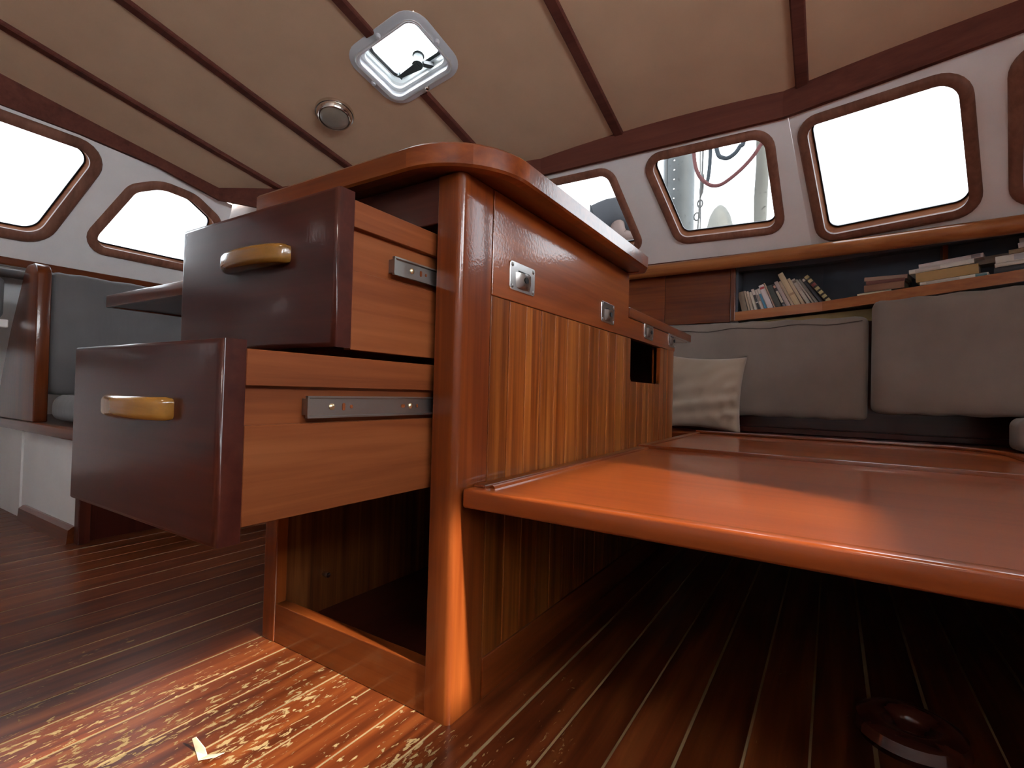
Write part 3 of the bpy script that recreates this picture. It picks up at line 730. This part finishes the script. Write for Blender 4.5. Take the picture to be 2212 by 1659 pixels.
# ================================================================== BOOKSHELF UNDER THE FRONT WINDOWS
def zs(x): return .985 + .068*(x-.12)          # shelf rises with the sheer
bs = thing('bookshelf', (.75, 2.2, .97), 'built-in mahogany bookshelf recess under the front windows', 'bookshelf')
X0, X1 = .125, 1.99
def sheared(bm):
    for v in bm.verts:
        v.co.z += .068*(v.co.x-.12); v.co.y += bend(v.co.x)
    return bm
def bend(x): return -.28*max(0.0, x-.5)         # the settee back and shelf follow the faceted front
def long_box(x0, x1, y0, y1, z0, z1):
    bm = bmesh.new(); xs = [x0, .5, x1]
    add_loops(bm, [[Vector(p) for p in ((x, y0, z0), (x, y1, z0), (x, y1, z1), (x, y0, z1))] for x in xs], caps=True)
    return bm
obj('lip', sheared(long_box(X0-.018, X1, 2.135, 2.158, .976, 1.022)), M['rail'], bs)
obj('shelf_board', sheared(long_box(X0, X1, 2.159, 2.330, .978, .990)), M['dark_mahogany_x'], bs)
obj('back', sheared(long_box(X0, X1, 2.318, 2.330, .990, 1.262)), M['dark_lining'], bs)
obj('end_stile', box(X0-.034, X0-.010, 2.134, 2.157, .975, 1.262, .004), M['mahogany_z'], bs)
obj('end_side', box(X0-.010, X0, 2.158, 2.335, .985, 1.262), M['dark_lining'], bs)
obj('divider', sheared(box(.94, .957, 2.25, 2.321, .990, 1.215)), M['mahogany_z'], bs)
o = obj('wall_sill', prism([(-1.05, 2.145), (.457, 2.145), (2.0, 1.70), (2.0, 2.42), (-1.05, 2.42)], 'z', 1.2635, 1.290), M['dark_lining']); tag(o, 'dark lining over the bookshelf recess', kind='structure')
o = obj('wall_sill_front', prism([(.12, 2.150), (.457, 2.150), (1.98, 1.712), (1.98, 1.74), (.46, 2.18), (.12, 2.18)], 'z', 1.236, 1.263), M['dark_lining']); tag(o, 'dark strip hanging under the rail above the books', kind='structure')
lk = thing('locker_front', (-.2, 2.15, .97), 'plain mahogany locker front left of the bookshelf', 'locker')
obj('panel', box(-.249, X0-.035, 2.140, 2.160, .972, 1.262, .0015, 1), M['mahogany_x'], lk)
obj('panel', box(-.55, -.2505, 2.142, 2.162, .972, 1.262, .0015, 1), M['mahogany_x'], lk)
obj('panel', box(-1.0, -.5515, 2.142, 2.162, .972, 1.262, .0015, 1), M['mahogany_x'], lk)
o = obj('trim_%d' % tn, tube([(-1.0, 2.094, 1.268), (-.4, 2.092, 1.270), (.1, 2.086, 1.274), (.4, 2.066, 1.274), (.7, 2.005, 1.265), (1.15, 1.885, 1.248), (1.98, 1.66, 1.222)], .034, 16), M['rail'], smooth=True)
tag(o, 'thick rounded wooden rail below the front windows', kind='structure'); tn += 1
o = obj('trim_%d' % tn, box(-1.0, .47, 2.105, 2.135, 1.296, 1.325, .003), M['trim_wood']); tag(o, 'thin dark strip between rail and window wall', kind='structure'); tn += 1

BM = {}
def bmat(c, rough=.55):
    k = tuple(c)
    if k not in BM: BM[k] = plain('book_cover_%d' % len(BM), tuple(min(.85, q*1.35) for q in c), rough=rough, vary=.08)
    return BM[k]
PAGES = plain('book_pages', (.50, .43, .32), rough=.9, bump=.5, bscale=300)
def book(label, group, base, ang, th, h, dep, col, lying=False, labels=(), roty=0.0):
    """spine faces the cabin (-y). upright: thickness along x, height along z; lying: height along x, thickness along z"""
    r = thing('book', base, label, 'book', group)
    def T(bm):
        if lying:
            m = Matrix.Rotation(math.radians(90), 4, 'Y')      # z->x , x->-z
            bmesh.ops.transform(bm, matrix=Matrix.Translation((0, 0, th)) @ m, verts=bm.verts)
        bmesh.ops.transform(bm, matrix=Matrix.Translation(base) @ Matrix.Rotation(math.radians(roty), 4, 'Z') @ Matrix.Rotation(math.radians(-ang), 4, 'Y'), verts=bm.verts)
        return bm
    c = .0018; bm = bmesh.new()
    add_box(bm, 0, c, 0, dep, 0, h); add_box(bm, th-c, th, 0, dep, 0, h)
    nn = 5; sp = [(th*i/nn, -.0025*math.sin(math.pi*i/nn)) for i in range(nn+1)]
    add_prism(bm, sp + [(th-c, .003), (c, .003)], 'z', 0, h)
    obj('cover', T(bm), bmat(col), r)
    obj('pages', T(box(c, th-c, .003, dep-.004, .003, h-.003)), PAGES, r)
    for (a0, a1, lc_) in labels:
        bm = prism([(th*i/nn*.84+th*.08, -.0032*math.sin(math.pi*(i/nn*.84+.08))-.0002) for i in range(nn+1)] + [(th*.5, .001)], 'z', h*a0, h*a1)
        obj('spine_label', T(bm), bmat(lc_), r)
G1 = 'leaning books on the shelf'
row = [  # x of lowest corner, lean, thickness, height, colour, labels, text
 (.150, 13, .030, .150, (.20, .155, .115), [], 'grey-brown thick book at the left end of the leaning row'),
 (.184, 14, .010, .155, (.42, .35, .26), [], 'thin tan book second from the left end of the leaning row'),
 (.199, 15, .013, .150, (.50, .45, .37), [(.04, .14, (.05, .17, .33)), (.3, .9, (.40, .35, .29))], 'cream book with a small blue label at its foot'),
 (.217, 17, .014, .145, (.46, .42, .36), [], 'pale grey plain spine right of the blue-footed cream book'),
 (.236, 18, .014, .160, (.52, .48, .44), [(.02, .48, (.03, .03, .035)), (.52, .78, (.03, .03, .035))], 'white book with two black spine panels'),
 (.256, 19, .012, .155, (.55, .50, .46), [(.55, .8, (.25, .2, .18))], 'white slim book with faint grey lettering block'),
 (.273, 20, .013, .160, (.53, .50, .47), [(.05, .80, (.06, .22, .38))], 'white book with a long blue spine stripe'),
 (.291, 21, .026, .178, (.56, .50, .51), [(.86, .93, (.40, .06, .07))], 'thick lilac-white book with a red dot near its top'),
 (.325, 22, .007, .190, (.34, .24, .18), [], 'very thin brown booklet sticking up in the leaning row'),
 (.337, 23, .026, .170, (.045, .055, .050), [], 'dark green-black thick book in the middle of the leaning row'),
 (.372, 24, .014, .178, (.04, .04, .045), [(.35, .75, (.50, .46, .38)), (.86, .94, (.50, .30, .25)), (.03, .3, (.15, .15, .16))], 'dark book with a cream panel and pink dot'),
 (.391, 25, .018, .190, (.38, .32, .31), [], 'greyish lilac book leaning left of the tall tan one'),
 (.414, 26, .013, .190, (.35, .28, .20), [], 'brownish beige book touching the tall tan book'),
 (.433, 26, .026, .235, (.46, .36, .22), [(.42, .47, (.3, .2, .12))], 'tallest tan book standing above the leaning row'),
 (.467, 27, .015, .200, (.43, .35, .24), [], 'beige book just right of the tallest tan one'),
 (.487, 29, .018, .195, (.36, .31, .27), [(.88, .95, (.12, .10, .09)), (.2, .6, (.42, .38, .33))], 'grey-beige book with a dark dot at the top'),
 (.511, 31, .009, .195, (.33, .30, .27), [], 'thin grey book near the right end of the leaning row'),
 (.525, 32, .013, .195, (.16, .155, .14), [], 'dark grey book near the right end of the leaning row'),
 (.545, 34, .016, .205, (.022, .024, .032), [(.88, .95, (.5, .48, .42))], 'black book with a pale mark at the top'),
 (.572, 37, .024, .215, (.025, .02, .016), [(.04+.125*i, .115+.125*i, (.42, .36, .18) if i != 5 else (.20, .05, .05)) for i in range(8)], 'black hardback with gold banded spine at the right end of the row'),
]
x = .150; prev = None
for _x, ang, th, h, col, labs, text in row:
    th *= .93
    if prev:
        pa, pt, ph = prev; x += pt/math.cos(math.radians(pa)) + min(ph, h)*.92*max(0, math.sin(math.radians(ang))-math.sin(math.radians(pa))) + .0008
    prev = (ang, th, h)
    book(text, G1, (x, 2.175+bend(x), zs(x)+.007), ang, th, h*.92, .105, col, False, labs)
G2 = 'books lying in stacks on the shelf'
WHT, TEAL, TAN = (.58, .55, .50), (.07, .20, .22), (.36, .23, .09)
RB = (.22, .095, .06)
lying = [  # x, y, z offset above shelf, thickness, length, colour, tilt, labels, text
 (.650, 2.18, .004, .018, .170, (.22, .13, .07), 2, [], 'brown paperback lying at the bottom of the small middle stack'),
 (.668, 2.18, .023, .012, .140, (.10, .30, .42), 4, [], 'light blue thin book in the small middle stack'),
 (.640, 2.21, .036, .014, .130, (.58, .50, .36), 3, [], 'cream paperback lying above the light blue book'),
 (.665, 2.20, .052, .030, .150, (.24, .11, .065), 1, [], 'lowest of three thick red-brown paperbacks in the middle stack'),
 (.672, 2.20, .083, .018, .145, (.15, .055, .045), 0, [], 'dark red middle paperback of the three red-brown ones'),
 (.665, 2.20, .102, .018, .160, (.34, .23, .18), -3, [], 'pale red-brown paperback topping the middle stack'),
 (.846, 2.17, .004, .014, .215, TEAL, 3, [(.8, .95, (.35, .33, .2))], 'teal book at the bottom of the central tall stack'),
 (.880, 2.17, .020, .014, .220, (.40, .50, .55), 3, [(.78, .95, (.08, .28, .33))], 'pale blue-white book above the teal one'),
 (.858, 2.17, .036, .013, .215, WHT, 3, [(.82, .98, (.10, .18, .20)), (.1, .6, (.48, .44, .40))], 'white slim book in the lower half of the central stack'),
 (.845, 2.17, .051, .040, .200, TAN, 3, [], 'thick ochre book in the central tall stack'),
 (.822, 2.17, .092, .018, .210, WHT, 4, [(.1, .5, (.44, .40, .37))], 'white book jutting left above the thick ochre one'),
 (.855, 2.18, .112, .017, .205, (.55, .48, .46), 4, [(.82, .96, (.2, .17, .17))], 'pinkish white book on top of the central stack'),
 (.950, 2.24, .095, .030, .200, (.22, .17, .14), 3, [], 'dim brown book lying behind the central stack'),
 (1.085, 2.17, .006, .027, .260, (.02, .09, .36), 3, [(.03, .12, (.4, .42, .45)), (.5, .95, (.05, .16, .45))], 'bright blue book at the bottom of the right stack'),
 (1.080, 2.17, .034, .024, .260, (.025, .025, .03), 3, [(.75, .95, (.2, .2, .2))], 'black thick book above the blue one'),
 (1.082, 2.17, .059, .015, .255, (.46, .42, .37), 3, [], 'off-white slim book above the black one'),
 (1.084, 2.17, .075, .026, .260, (.50, .47, .42), 3, [(.2, .9, (.34, .34, .36))], 'grey-white thick book with grey label in the right stack'),
 (1.120, 2.17, .102, .016, .230, (.28, .20, .12), 4, [], 'ochre-brown slim book in the upper right stack'),
 (1.145, 2.17, .119, .020, .230, (.52, .48, .46), 5, [(.1, .2, (.35, .1, .08))], 'white book with a small red mark in the upper right stack'),
 (1.150, 2.18, .140, .018, .220, (.45, .42, .40), 5, [], 'pale grey book topping the right stack'),
]
for x, y, dz, th, L, col, tilt, labs, text in lying:
    book(text, G2, (x, y+bend(x), zs(x)+.008+dz), tilt, th, L, .11, col, True, labs, -15.6)

# ================================================================== LEFT DINETTE
ls = thing('dinette_settee', (-2.2, .6, 0), 'dinette settee with white base and mahogany end panel on the left', 'settee')
ep = round_poly([(-2.72, .402), (-2.181, .402), (-2.196, 1.058), (-2.345, 1.058), (-2.52, .80)], [.005, .005, .055, .06, .3], 6)
obj('end_panel', prism(ep, 'y', 0, .046, .010, 3), M['mahogany_z'], ls, smooth=True, angle=40)
obj('seat_rail', box(-2.85, -1.70, -.012, .03, .362, .402, .006), M['mahogany_x'], ls, smooth=True)
obj('front_rail', box(-1.735, -1.70, .031, 1.9, .362, .402, .004), M['mahogany_y'], ls)
obj('seat_board', box(-2.85, -1.736, .031, 1.9, .370, .400), M['dark_mahogany_y'], ls)
obj('base_end', box(-2.315, -1.71, .010, .035, 0, .361), M['white_paint'], ls)
obj('base_end', box(-2.85, -2.320, .004, .031, 0, .361), M['white_paint'], ls)
obj('front_panel', box(-1.735, -1.708, .036, 1.9, 0, .361), M['dark_mahogany_z'], ls)
obj('corner_post', box(-1.712, -1.672, .004, .040, 0, .361, .003), M['dark_mahogany_z'], ls)
bb = obj('baseboard_left', prism([(-.016, 0), (.0095, 0), (.0095, .058), (.002, .058), (-.012, .048)], 'x', -2.26, -1.713), M['mahogany_x']); tag(bb, 'dark wooden skirting along the white settee base', kind='structure')
def soft_box(x0, x1, y0, y1, z0, z1, axis, seed, **k):
    bm = cushion_mesh(0, (y1-y0) if axis == 'x' else (x1-x0), 0, 0+((x1-x0) if axis == 'x' else (y1-y0)), 0, z1-z0, seed=seed, **k)
    for v in bm.verts:
        c = v.co.copy()
        v.co = Vector((x1-c.y, y0+c.x, z0+c.z)) if axis == 'x' else Vector((x0+c.x, y0+c.y, z0+c.z))
    return bm
o = obj('back_cushion', soft_box(-2.33, -2.205, .052, 1.30, .515, 1.035, 'x', 11), M['grey_fabric'], smooth=True, angle=70); tag(o, 'charcoal dinette back cushion under the left side windows', 'cushion')
o = obj('seat_cushion', soft_box(-2.20, -1.72, .052, 1.60, .404, .514, 'x', 12, r=.045, puff=.004), M['grey_fabric'], smooth=True, angle=70); tag(o, 'charcoal dinette seat cushion beside the mahogany end panel', 'cushion')
o = obj('back_cushion', soft_box(-2.70, -2.56, -1.5, -.012, .84, 1.03, 'x', 13), M['grey_fabric'], smooth=True, angle=70); tag(o, 'charcoal cushion behind the end panel at the left picture edge', 'cushion')
o = obj('cushion_shelf', box(-2.85, -2.50, -1.6, -.012, .80, .835, .004), M['white_paint']); tag(o, 'white shelf carrying the cushion at the left picture edge', 'shelf')
tb = thing('dinette_table', (-.97, .35, 0), 'mahogany dinette table between left settee and drawers', 'table')
obj('table_top', box(-1.30, -.60, -.048, .80, .802, .832, .002), M['dark_mahogany_x'], tb)
bm = bmesh.new(); add_box(bm, -1.315, -.60, -.062, -.049, .799, .836, .003); add_box(bm, -1.315, -1.301, -.049, .80, .799, .836, .003)
obj('edge_band', bm, M['mahogany_x'], tb, smooth=True)
obj('pedestal', lathe([(.0, .02), (.045, .02), (.045, .79), (.11, .79), (.11, .80), (0, .80)], (-.95, .55, 0), (0, 0, 1), 24), M['mahogany_z'], tb, smooth=True, angle=30)
obj('pedestal_foot', lathe([(.0, .0), (.15, .0), (.155, .014), (.11, .04), (.06, .055), (.046, .09), (0, .09)], (-.95, .55, 0), (0, 0, 1), 28), M['ring'], tb, smooth=True)

# ================================================================== HATCH AND CEILING LAMP
hc = Vector(((HX0+HX1)/2, (HY0+HY1)/2)); e = .02
zc = roof(hc.x, hc.y)
uu = Vector((2*e, 0, roof(hc.x+e, hc.y)-roof(hc.x-e, hc.y))); vv_ = Vector((0, 2*e, roof(hc.x, hc.y+e)-roof(hc.x, hc.y-e)))
FH = Facet((hc.x, hc.y, zc), uu, vv_, (0, 0, 0))
ht = thing('roof_hatch', (hc.x, hc.y, zc), 'white framed acrylic roof hatch in the beige ceiling', 'hatch')
HW, HH = (HX1-HX0)/2, (HY1-HY0)/2*1.04
rect = [(-HW, -HH), (HW, -HH), (HW, HH), (-HW, HH)]
def hl(off, r): return round_poly(offset_poly(rect, off), r, 7)
def ring_part(name, prof, mat, parent=ht):
    return obj(name, add_loops(bmesh.new(), [[FH.P(p, h) for p in hl(o_, r_)] for o_, h, r_ in prof], closed_ring=True), M[mat], parent, smooth=True, angle=40)
ring_part('flange', [(-.020, -.02, .04), (-.020, .010, .04), (-.012, .016, .045), (-.006, .016, .05), (-.004, .011, .05), (.018, .009, .085), (.027, .004, .092), (.027, -.004, .092), (.004, -.012, .05), (.004, -.02, .05)], 'white_plastic')
ring_part('trim_bead', [(-.010, .017, .046), (-.006, .0195, .05), (-.002, .017, .053), (-.006, .010, .05)], 'aluminium')
ring_part('inner_frame', [(-.018, -.018, .045), (-.032, -.020, .04), (-.034, -.030, .04), (-.024, -.034, .045), (-.024, -.060, .045), (-.038, -.062, .04), (-.040, -.074, .04), (-.012, -.074, .05)], 'aluminium')
ring_part('gasket', [(-.037, -.070, .04), (-.052, -.073, .036), (-.052, -.079, .036), (-.037, -.079, .04)], 'black')
pl = hl(-.040, .04)
obj('pane', add_loops(bmesh.new(), [[FH.P(p, h) for p in pl] for h in (-.0795, -.087)], caps=True), M['pane'], ht)
# handle: drum and lever hanging off the pane near the forward edge
hd_o = FH.P((.020, .060), -.079)
hn = obj('handle', lathe([(0, 0), (.025, .0), (.027, .004), (.021, .010), (.021, .050), (.024, .054), (.024, .058), (0, .060)], hd_o, FH.n, 24), M['handle_grey'], ht, smooth=True, angle=40)
bm = bmesh.new()
def quadbar(p0, p1, w0, w1, h0, h1):
    d = (Vector(p1)-Vector(p0)).normalized(); s = Vector((-d.y, d.x)); L = []
    for p, w_ in ((p0, w0), (p1, w1)):
        p = Vector(p); L.append([FH.P(p+s*w_, h0), FH.P(p-s*w_, h0), FH.P(p-s*w_, h1), FH.P(p+s*w_, h1)])
    add_loops(bm, L, caps=True)
quadbar((.025, .062), (-.085, .058), .020, .008, -.030, -.016); quadbar((-.080, .058), (-.087, .058), .012, .012, -.032, -.012)
obj('lever', bm, M['handle_grey'], hn)
bm = bmesh.new(); quadbar((.030, .085), (.060, .118), .010, .010, -.058, -.040)
obj('catch', bm, M['black'], ht)
for p in ((0, HH+.004), (0, -HH-.004), (HW+.004, 0), (-HW-.004, 0)):
    obj('clip', lathe([(0, .026), (.008, .024), (.011, .018), (.012, .004), (0, .004)], FH.P(p, 0), FH.n, 12), M['chrome'] if p == (0, HH+.004) else M['white_plastic'], ht, smooth=True)

lx, ly = -1.503, .876; lz = roof(lx, ly)
ln_ = Vector((-(roof(lx+e, ly)-roof(lx-e, ly))/(2*e), -(roof(lx, ly+e)-roof(lx, ly-e))/(2*e), 1)).normalized()*-1
lp = thing('ceiling_lamp', (lx, ly, lz), 'round chrome ceiling lamp with frosted dome, switched off', 'lamp')
RL = .091
obj('rim', lathe([(0, -.005), (RL, -.005), (RL, .008), (RL*.97, .014), (RL*.92, .014), (RL*.90, .022), (RL*.86, .026), (RL*.84, .034), (RL*.79, .037), (RL*.76, .033), (RL*.74, .026), (0, .026)], (lx, ly, lz), ln_, 48), M['chrome'], lp, smooth=True, angle=50)
obj('dome', lathe([(RL*.735, .027), (RL*.73, .034), (RL*.64, .042), (RL*.48, .049), (RL*.25, .054), (0, .0555)], (lx, ly, lz), ln_, 48), M['dome'], lp, smooth=True)

# ================================================================== OUTSIDE THE WINDOWS
o = obj('deck', box(-3.2, 3.0, 2.45, 6.5, 1.10, 1.20), M['deck']); tag(o, 'pale painted foredeck outside the front windows', kind='structure')
mx, my = -.52, 3.42
ma = thing('mast', (mx, my, 1.2), 'grey mast with riveted track outside the front window', 'mast')
mp_ = [(mx + .120*math.cos(t), my + .14*math.sin(t)) for t in [2*math.pi*k/28 for k in range(28)]]
obj('tube', prism(mp_, 'z', 1.2, 6.0), M['mast'], ma, smooth=True, angle=30)
obj('track', box(mx-.075, mx-.060, my-.124, my-.100, 1.2, 6.0), M['wire'], ma)
for i in range(14):
    z = 1.75+.075*i
    obj('rivet', lathe([(.0075, -.004), (.006, .003), (0, .005)], (mx+.0, my-.139, z), (0, -1, 0), 10), M['steel'], ma, smooth=True)
def rope(name, pts, r, mat, label):
    # smooth through points
    P_ = [Vector(p) for p in pts]; path = []
    for i in range(len(P_)-1):
        p0, p1, p2, p3 = P_[max(i-1, 0)], P_[i], P_[i+1], P_[min(i+2, len(P_)-1)]
        for k in range(8):
            t = k/8; path.append(.5*((2*p1) + (p2-p0)*t + (2*p0-5*p1+4*p2-p3)*t*t + (-p0+3*p1-3*p2+p3)*t**3))
    path.append(P_[-1])
    o = obj(name, tube(path, r, 8), M[mat], smooth=True); return tag(o, label, 'rope')
yr = 2.78
rope('rope', [(-.262, yr, 3.2), (-.262, yr, 2.40), (-.255, yr, 2.18), (-.225, yr, 2.06), (-.165, yr, 1.985), (-.105, yr, 1.962), (-.04, yr, 1.985), (.06, yr, 2.06), (.14, yr, 2.16), (.18, yr, 2.30), (.20, yr, 3.2)], .0125, 'rope_red', 'red rope hanging in a loop outside the mast window')
rope('rope', [(-.13, yr+.03, 3.2), (-.13, yr+.03, 2.4), (-.115, yr+.03, 2.20), (-.075, yr+.03, 2.150), (-.03, yr+.03, 2.150), (.02, yr+.03, 2.20), (.05, yr+.03, 2.32), (.06, yr+.03, 3.2)], .014, 'rope_blue', 'dark blue rope loop at the top of the mast window')
rope('rope', [(-.165, 2.815, 3.2), (-.165, 2.815, 2.4), (-.160, 2.815, 2.2), (-.168, 2.815, 2.06), (-.18, 2.815, 2.00)], .012, 'rope_blue', 'blue rope tail hanging beside the turnbuckles')
rg = thing('rigging_wire', (-.22, 2.84, 1.2), 'shackles and turnbuckle on rigging wires beside the mast', 'rigging')
obj('wire', tube([(-.265, 2.84, 1.2), (-.235, 2.84, 1.75), (-.215, 2.84, 2.1), (-.19, 2.84, 3.3)], .006, 8), M['wire'], rg)
obj('wire', tube([(-.235, 2.86, 1.2), (-.225, 2.86, 1.8), (-.235, 2.86, 2.2), (-.23, 2.86, 3.3)], .004, 8), M['wire'], rg)
obj('turnbuckle', tube([(-.222, 2.835, 1.93), (-.217, 2.835, 1.96), (-.212, 2.835, 2.05), (-.208, 2.835, 2.08)], [.006, .014, .014, .006], 10), M['wire'], rg, smooth=True)
obj('shackle', tube([(-.245+.018*math.cos(t), 2.84, 1.80+.026*math.sin(t)) for t in [2*math.pi*k/16 for k in range(16)]], .0055, 8, True), M['wire'], rg, smooth=True)
obj('shackle', tube([(-.225+.016*math.cos(t), 2.84, 1.885+.026*math.sin(t)) for t in [2*math.pi*k/16 for k in range(16)]], .0055, 8, True), M['wire'], rg, smooth=True)
pc = []
for i in range(20):
    z = 1.2 + 4.5*i/19; pc.append((.128+.006*math.sin(i*1.9), 3.02, z))
o = obj('furled_sail', tube(pc, [.040+.003*math.sin(i*2.3) for i in range(20)], 14), M['canvas'], smooth=True); tag(o, 'upright roll of pale canvas right of the mast', 'sail')
o = obj('white_bag', lathe([(0, .0), (.13, 0), (.12, .30), (.105, .48), (.090, .56), (.068, .65), (.042, .70), (.016, .725), (0, .73)], (-.135, 3.05, 1.2), (0, 0, 1), 20), M['white_bag'], smooth=True); tag(o, 'pointed white sail bag standing on deck near the mast', 'bag')

# person sitting hunched on deck, seen only in part through the half-hidden window
def skinned(name, joints, bones, mat, parent=None, loc=(0, 0, 0), root=0, lev=2):
    me = bpy.data.meshes.new(name); me.from_pydata([Vector(j[0])-Vector(loc) for j in joints], bones, [])
    me.materials.append(mat)
    o = bpy.data.objects.new(name, me); COL.objects.link(o)
    if parent is None: o.location = loc
    else: o.parent = parent
    md = o.modifiers.new('skin', 'SKIN'); md.use_smooth_shade = True
    for i, (p, r) in enumerate(joints):
        me.skin_vertices[0].data[i].radius = (r, r); me.skin_vertices[0].data[i].use_root = (i == root)
    s = o.modifiers.new('sub', 'SUBSURF'); s.levels = lev; s.render_levels = lev
    return o
PX, PY, PZ = -.87, 3.00, 1.37
o = obj('deck_locker', box(-1.40, -.74, 2.66, 3.36, 1.20, 1.372, .012), M['white_bag']); tag(o, 'low pale deck locker the hunched person sits on', 'locker')
def pj(x, y, z): return (PX+x, PY+y, PZ+z)
J = [(pj(-.12, .05, .14), .15), (pj(-.14, .04, .34), .15), (pj(-.06, .02, .55), .16), (pj(.05, .0, .66), .11), (pj(.14, -.01, .69), .055), (pj(.24, -.02, .70), .095), (pj(.27, -.02, .76), .085),
     (pj(.03, -.17, .58), .075), (pj(.10, -.21, .36), .052), (pj(.32, -.20, .30), .040), (pj(.44, -.19, .31), .034),
     (pj(.03, .19, .58), .075), (pj(.10, .23, .36), .052), (pj(.32, .18, .30), .040), (pj(.44, .14, .31), .034),
     (pj(-.02, -.10, .12), .10), (pj(.32, -.11, .20), .075), (pj(.33, -.11, -.10), .050), (pj(.43, -.11, -.125), .040),
     (pj(-.02, .18, .12), .10), (pj(.32, .18, .20), .075), (pj(.33, .18, -.10), .050), (pj(.43, .18, -.125), .040)]
BN = [(0, 1), (1, 2), (2, 3), (3, 4), (4, 5), (5, 6), (3, 7), (7, 8), (8, 9), (9, 10), (3, 11), (11, 12), (12, 13), (13, 14), (0, 15), (15, 16), (16, 17), (17, 18), (0, 19), (19, 20), (20, 21), (21, 22)]
ps = skinned('person', J, BN, M['skin'], None, (PX, PY, PZ)); tag(ps, 'person in a dark grey shirt sitting hunched on deck outside', 'person')
JS = [(pj(-.12, .05, .12), .165), (pj(-.145, .04, .34), .175), (pj(-.065, .02, .56), .185), (pj(.045, .0, .665), .125), (pj(.03, -.18, .59), .115), (pj(.075, -.20, .42), .10), (pj(.03, .20, .585), .098), (pj(.075, .22, .44), .085)]
skinned('shirt', JS, [(0, 1), (1, 2), (2, 3), (3, 4), (4, 5), (3, 6), (6, 7)], M['shirt'], ps, (PX, PY, PZ))
JH = [(pj(.20, -.02, .76), .07), (pj(.255, -.02, .795), .085), (pj(.30, -.02, .80), .06)]
skinned('hair', JH, [(0, 1), (1, 2)], M['hair'], ps, (PX, PY, PZ))
fx = Vector(pj(.325, -.02, .72))
bm = bmesh.new(); add_lathe(bm, [(0, .035), (.010, .022), (.016, 0), (.012, -.01), (0, -.012)], fx, (1, 0, -.3), 10)
obj('nose', bm, M['skin'], ps, smooth=True)
for hy in (-.19, .14):
    for i in range(4):
        y = PY+hy-.027+.018*i
        obj('finger', tube([(PX+.455, y, PZ+.312), (PX+.495, y, PZ+.302-.002*i), (PX+.515, y, PZ+.275), (PX+.510, y, PZ+.25)], [.0095, .009, .0085, .006], 8), M['skin'], ps, smooth=True)
    obj('thumb', tube([(PX+.43, PY+hy-.03, PZ+.30), (PX+.46, PY+hy-.055, PZ+.285), (PX+.485, PY+hy-.055, PZ+.265)], [.011, .010, .007], 8), M['skin'], ps, smooth=True)

# ================================================================== SMALL THINGS
bm = bmesh.new()
def sheet(pts, t=.0006):
    A = [bm.verts.new(p) for p in pts]; B = [bm.verts.new(Vector(p)+Vector((0, t, t))) for p in pts]; n = len(pts)
    bm.faces.new(A); bm.faces.new(B[::-1])
    for i in range(n): bm.faces.new((A[i], B[i], B[(i+1) % n], A[(i+1) % n]))
sheet([(-.283, -.268, .001), (-.262, -.262, .001), (-.266, -.264, .012), (-.281, -.270, .026), (-.288, -.272, .022)])
sheet([(-.262, -.262, .0012), (-.283, -.268, .0012), (-.262, -.275, .001), (-.238, -.262, .008), (-.232, -.252, .011), (-.246, -.254, .004)])
o = obj('paper_scrap', bm, M['paper']); tag(o, 'small folded scrap of cream paper on the sunlit floor', 'paper')
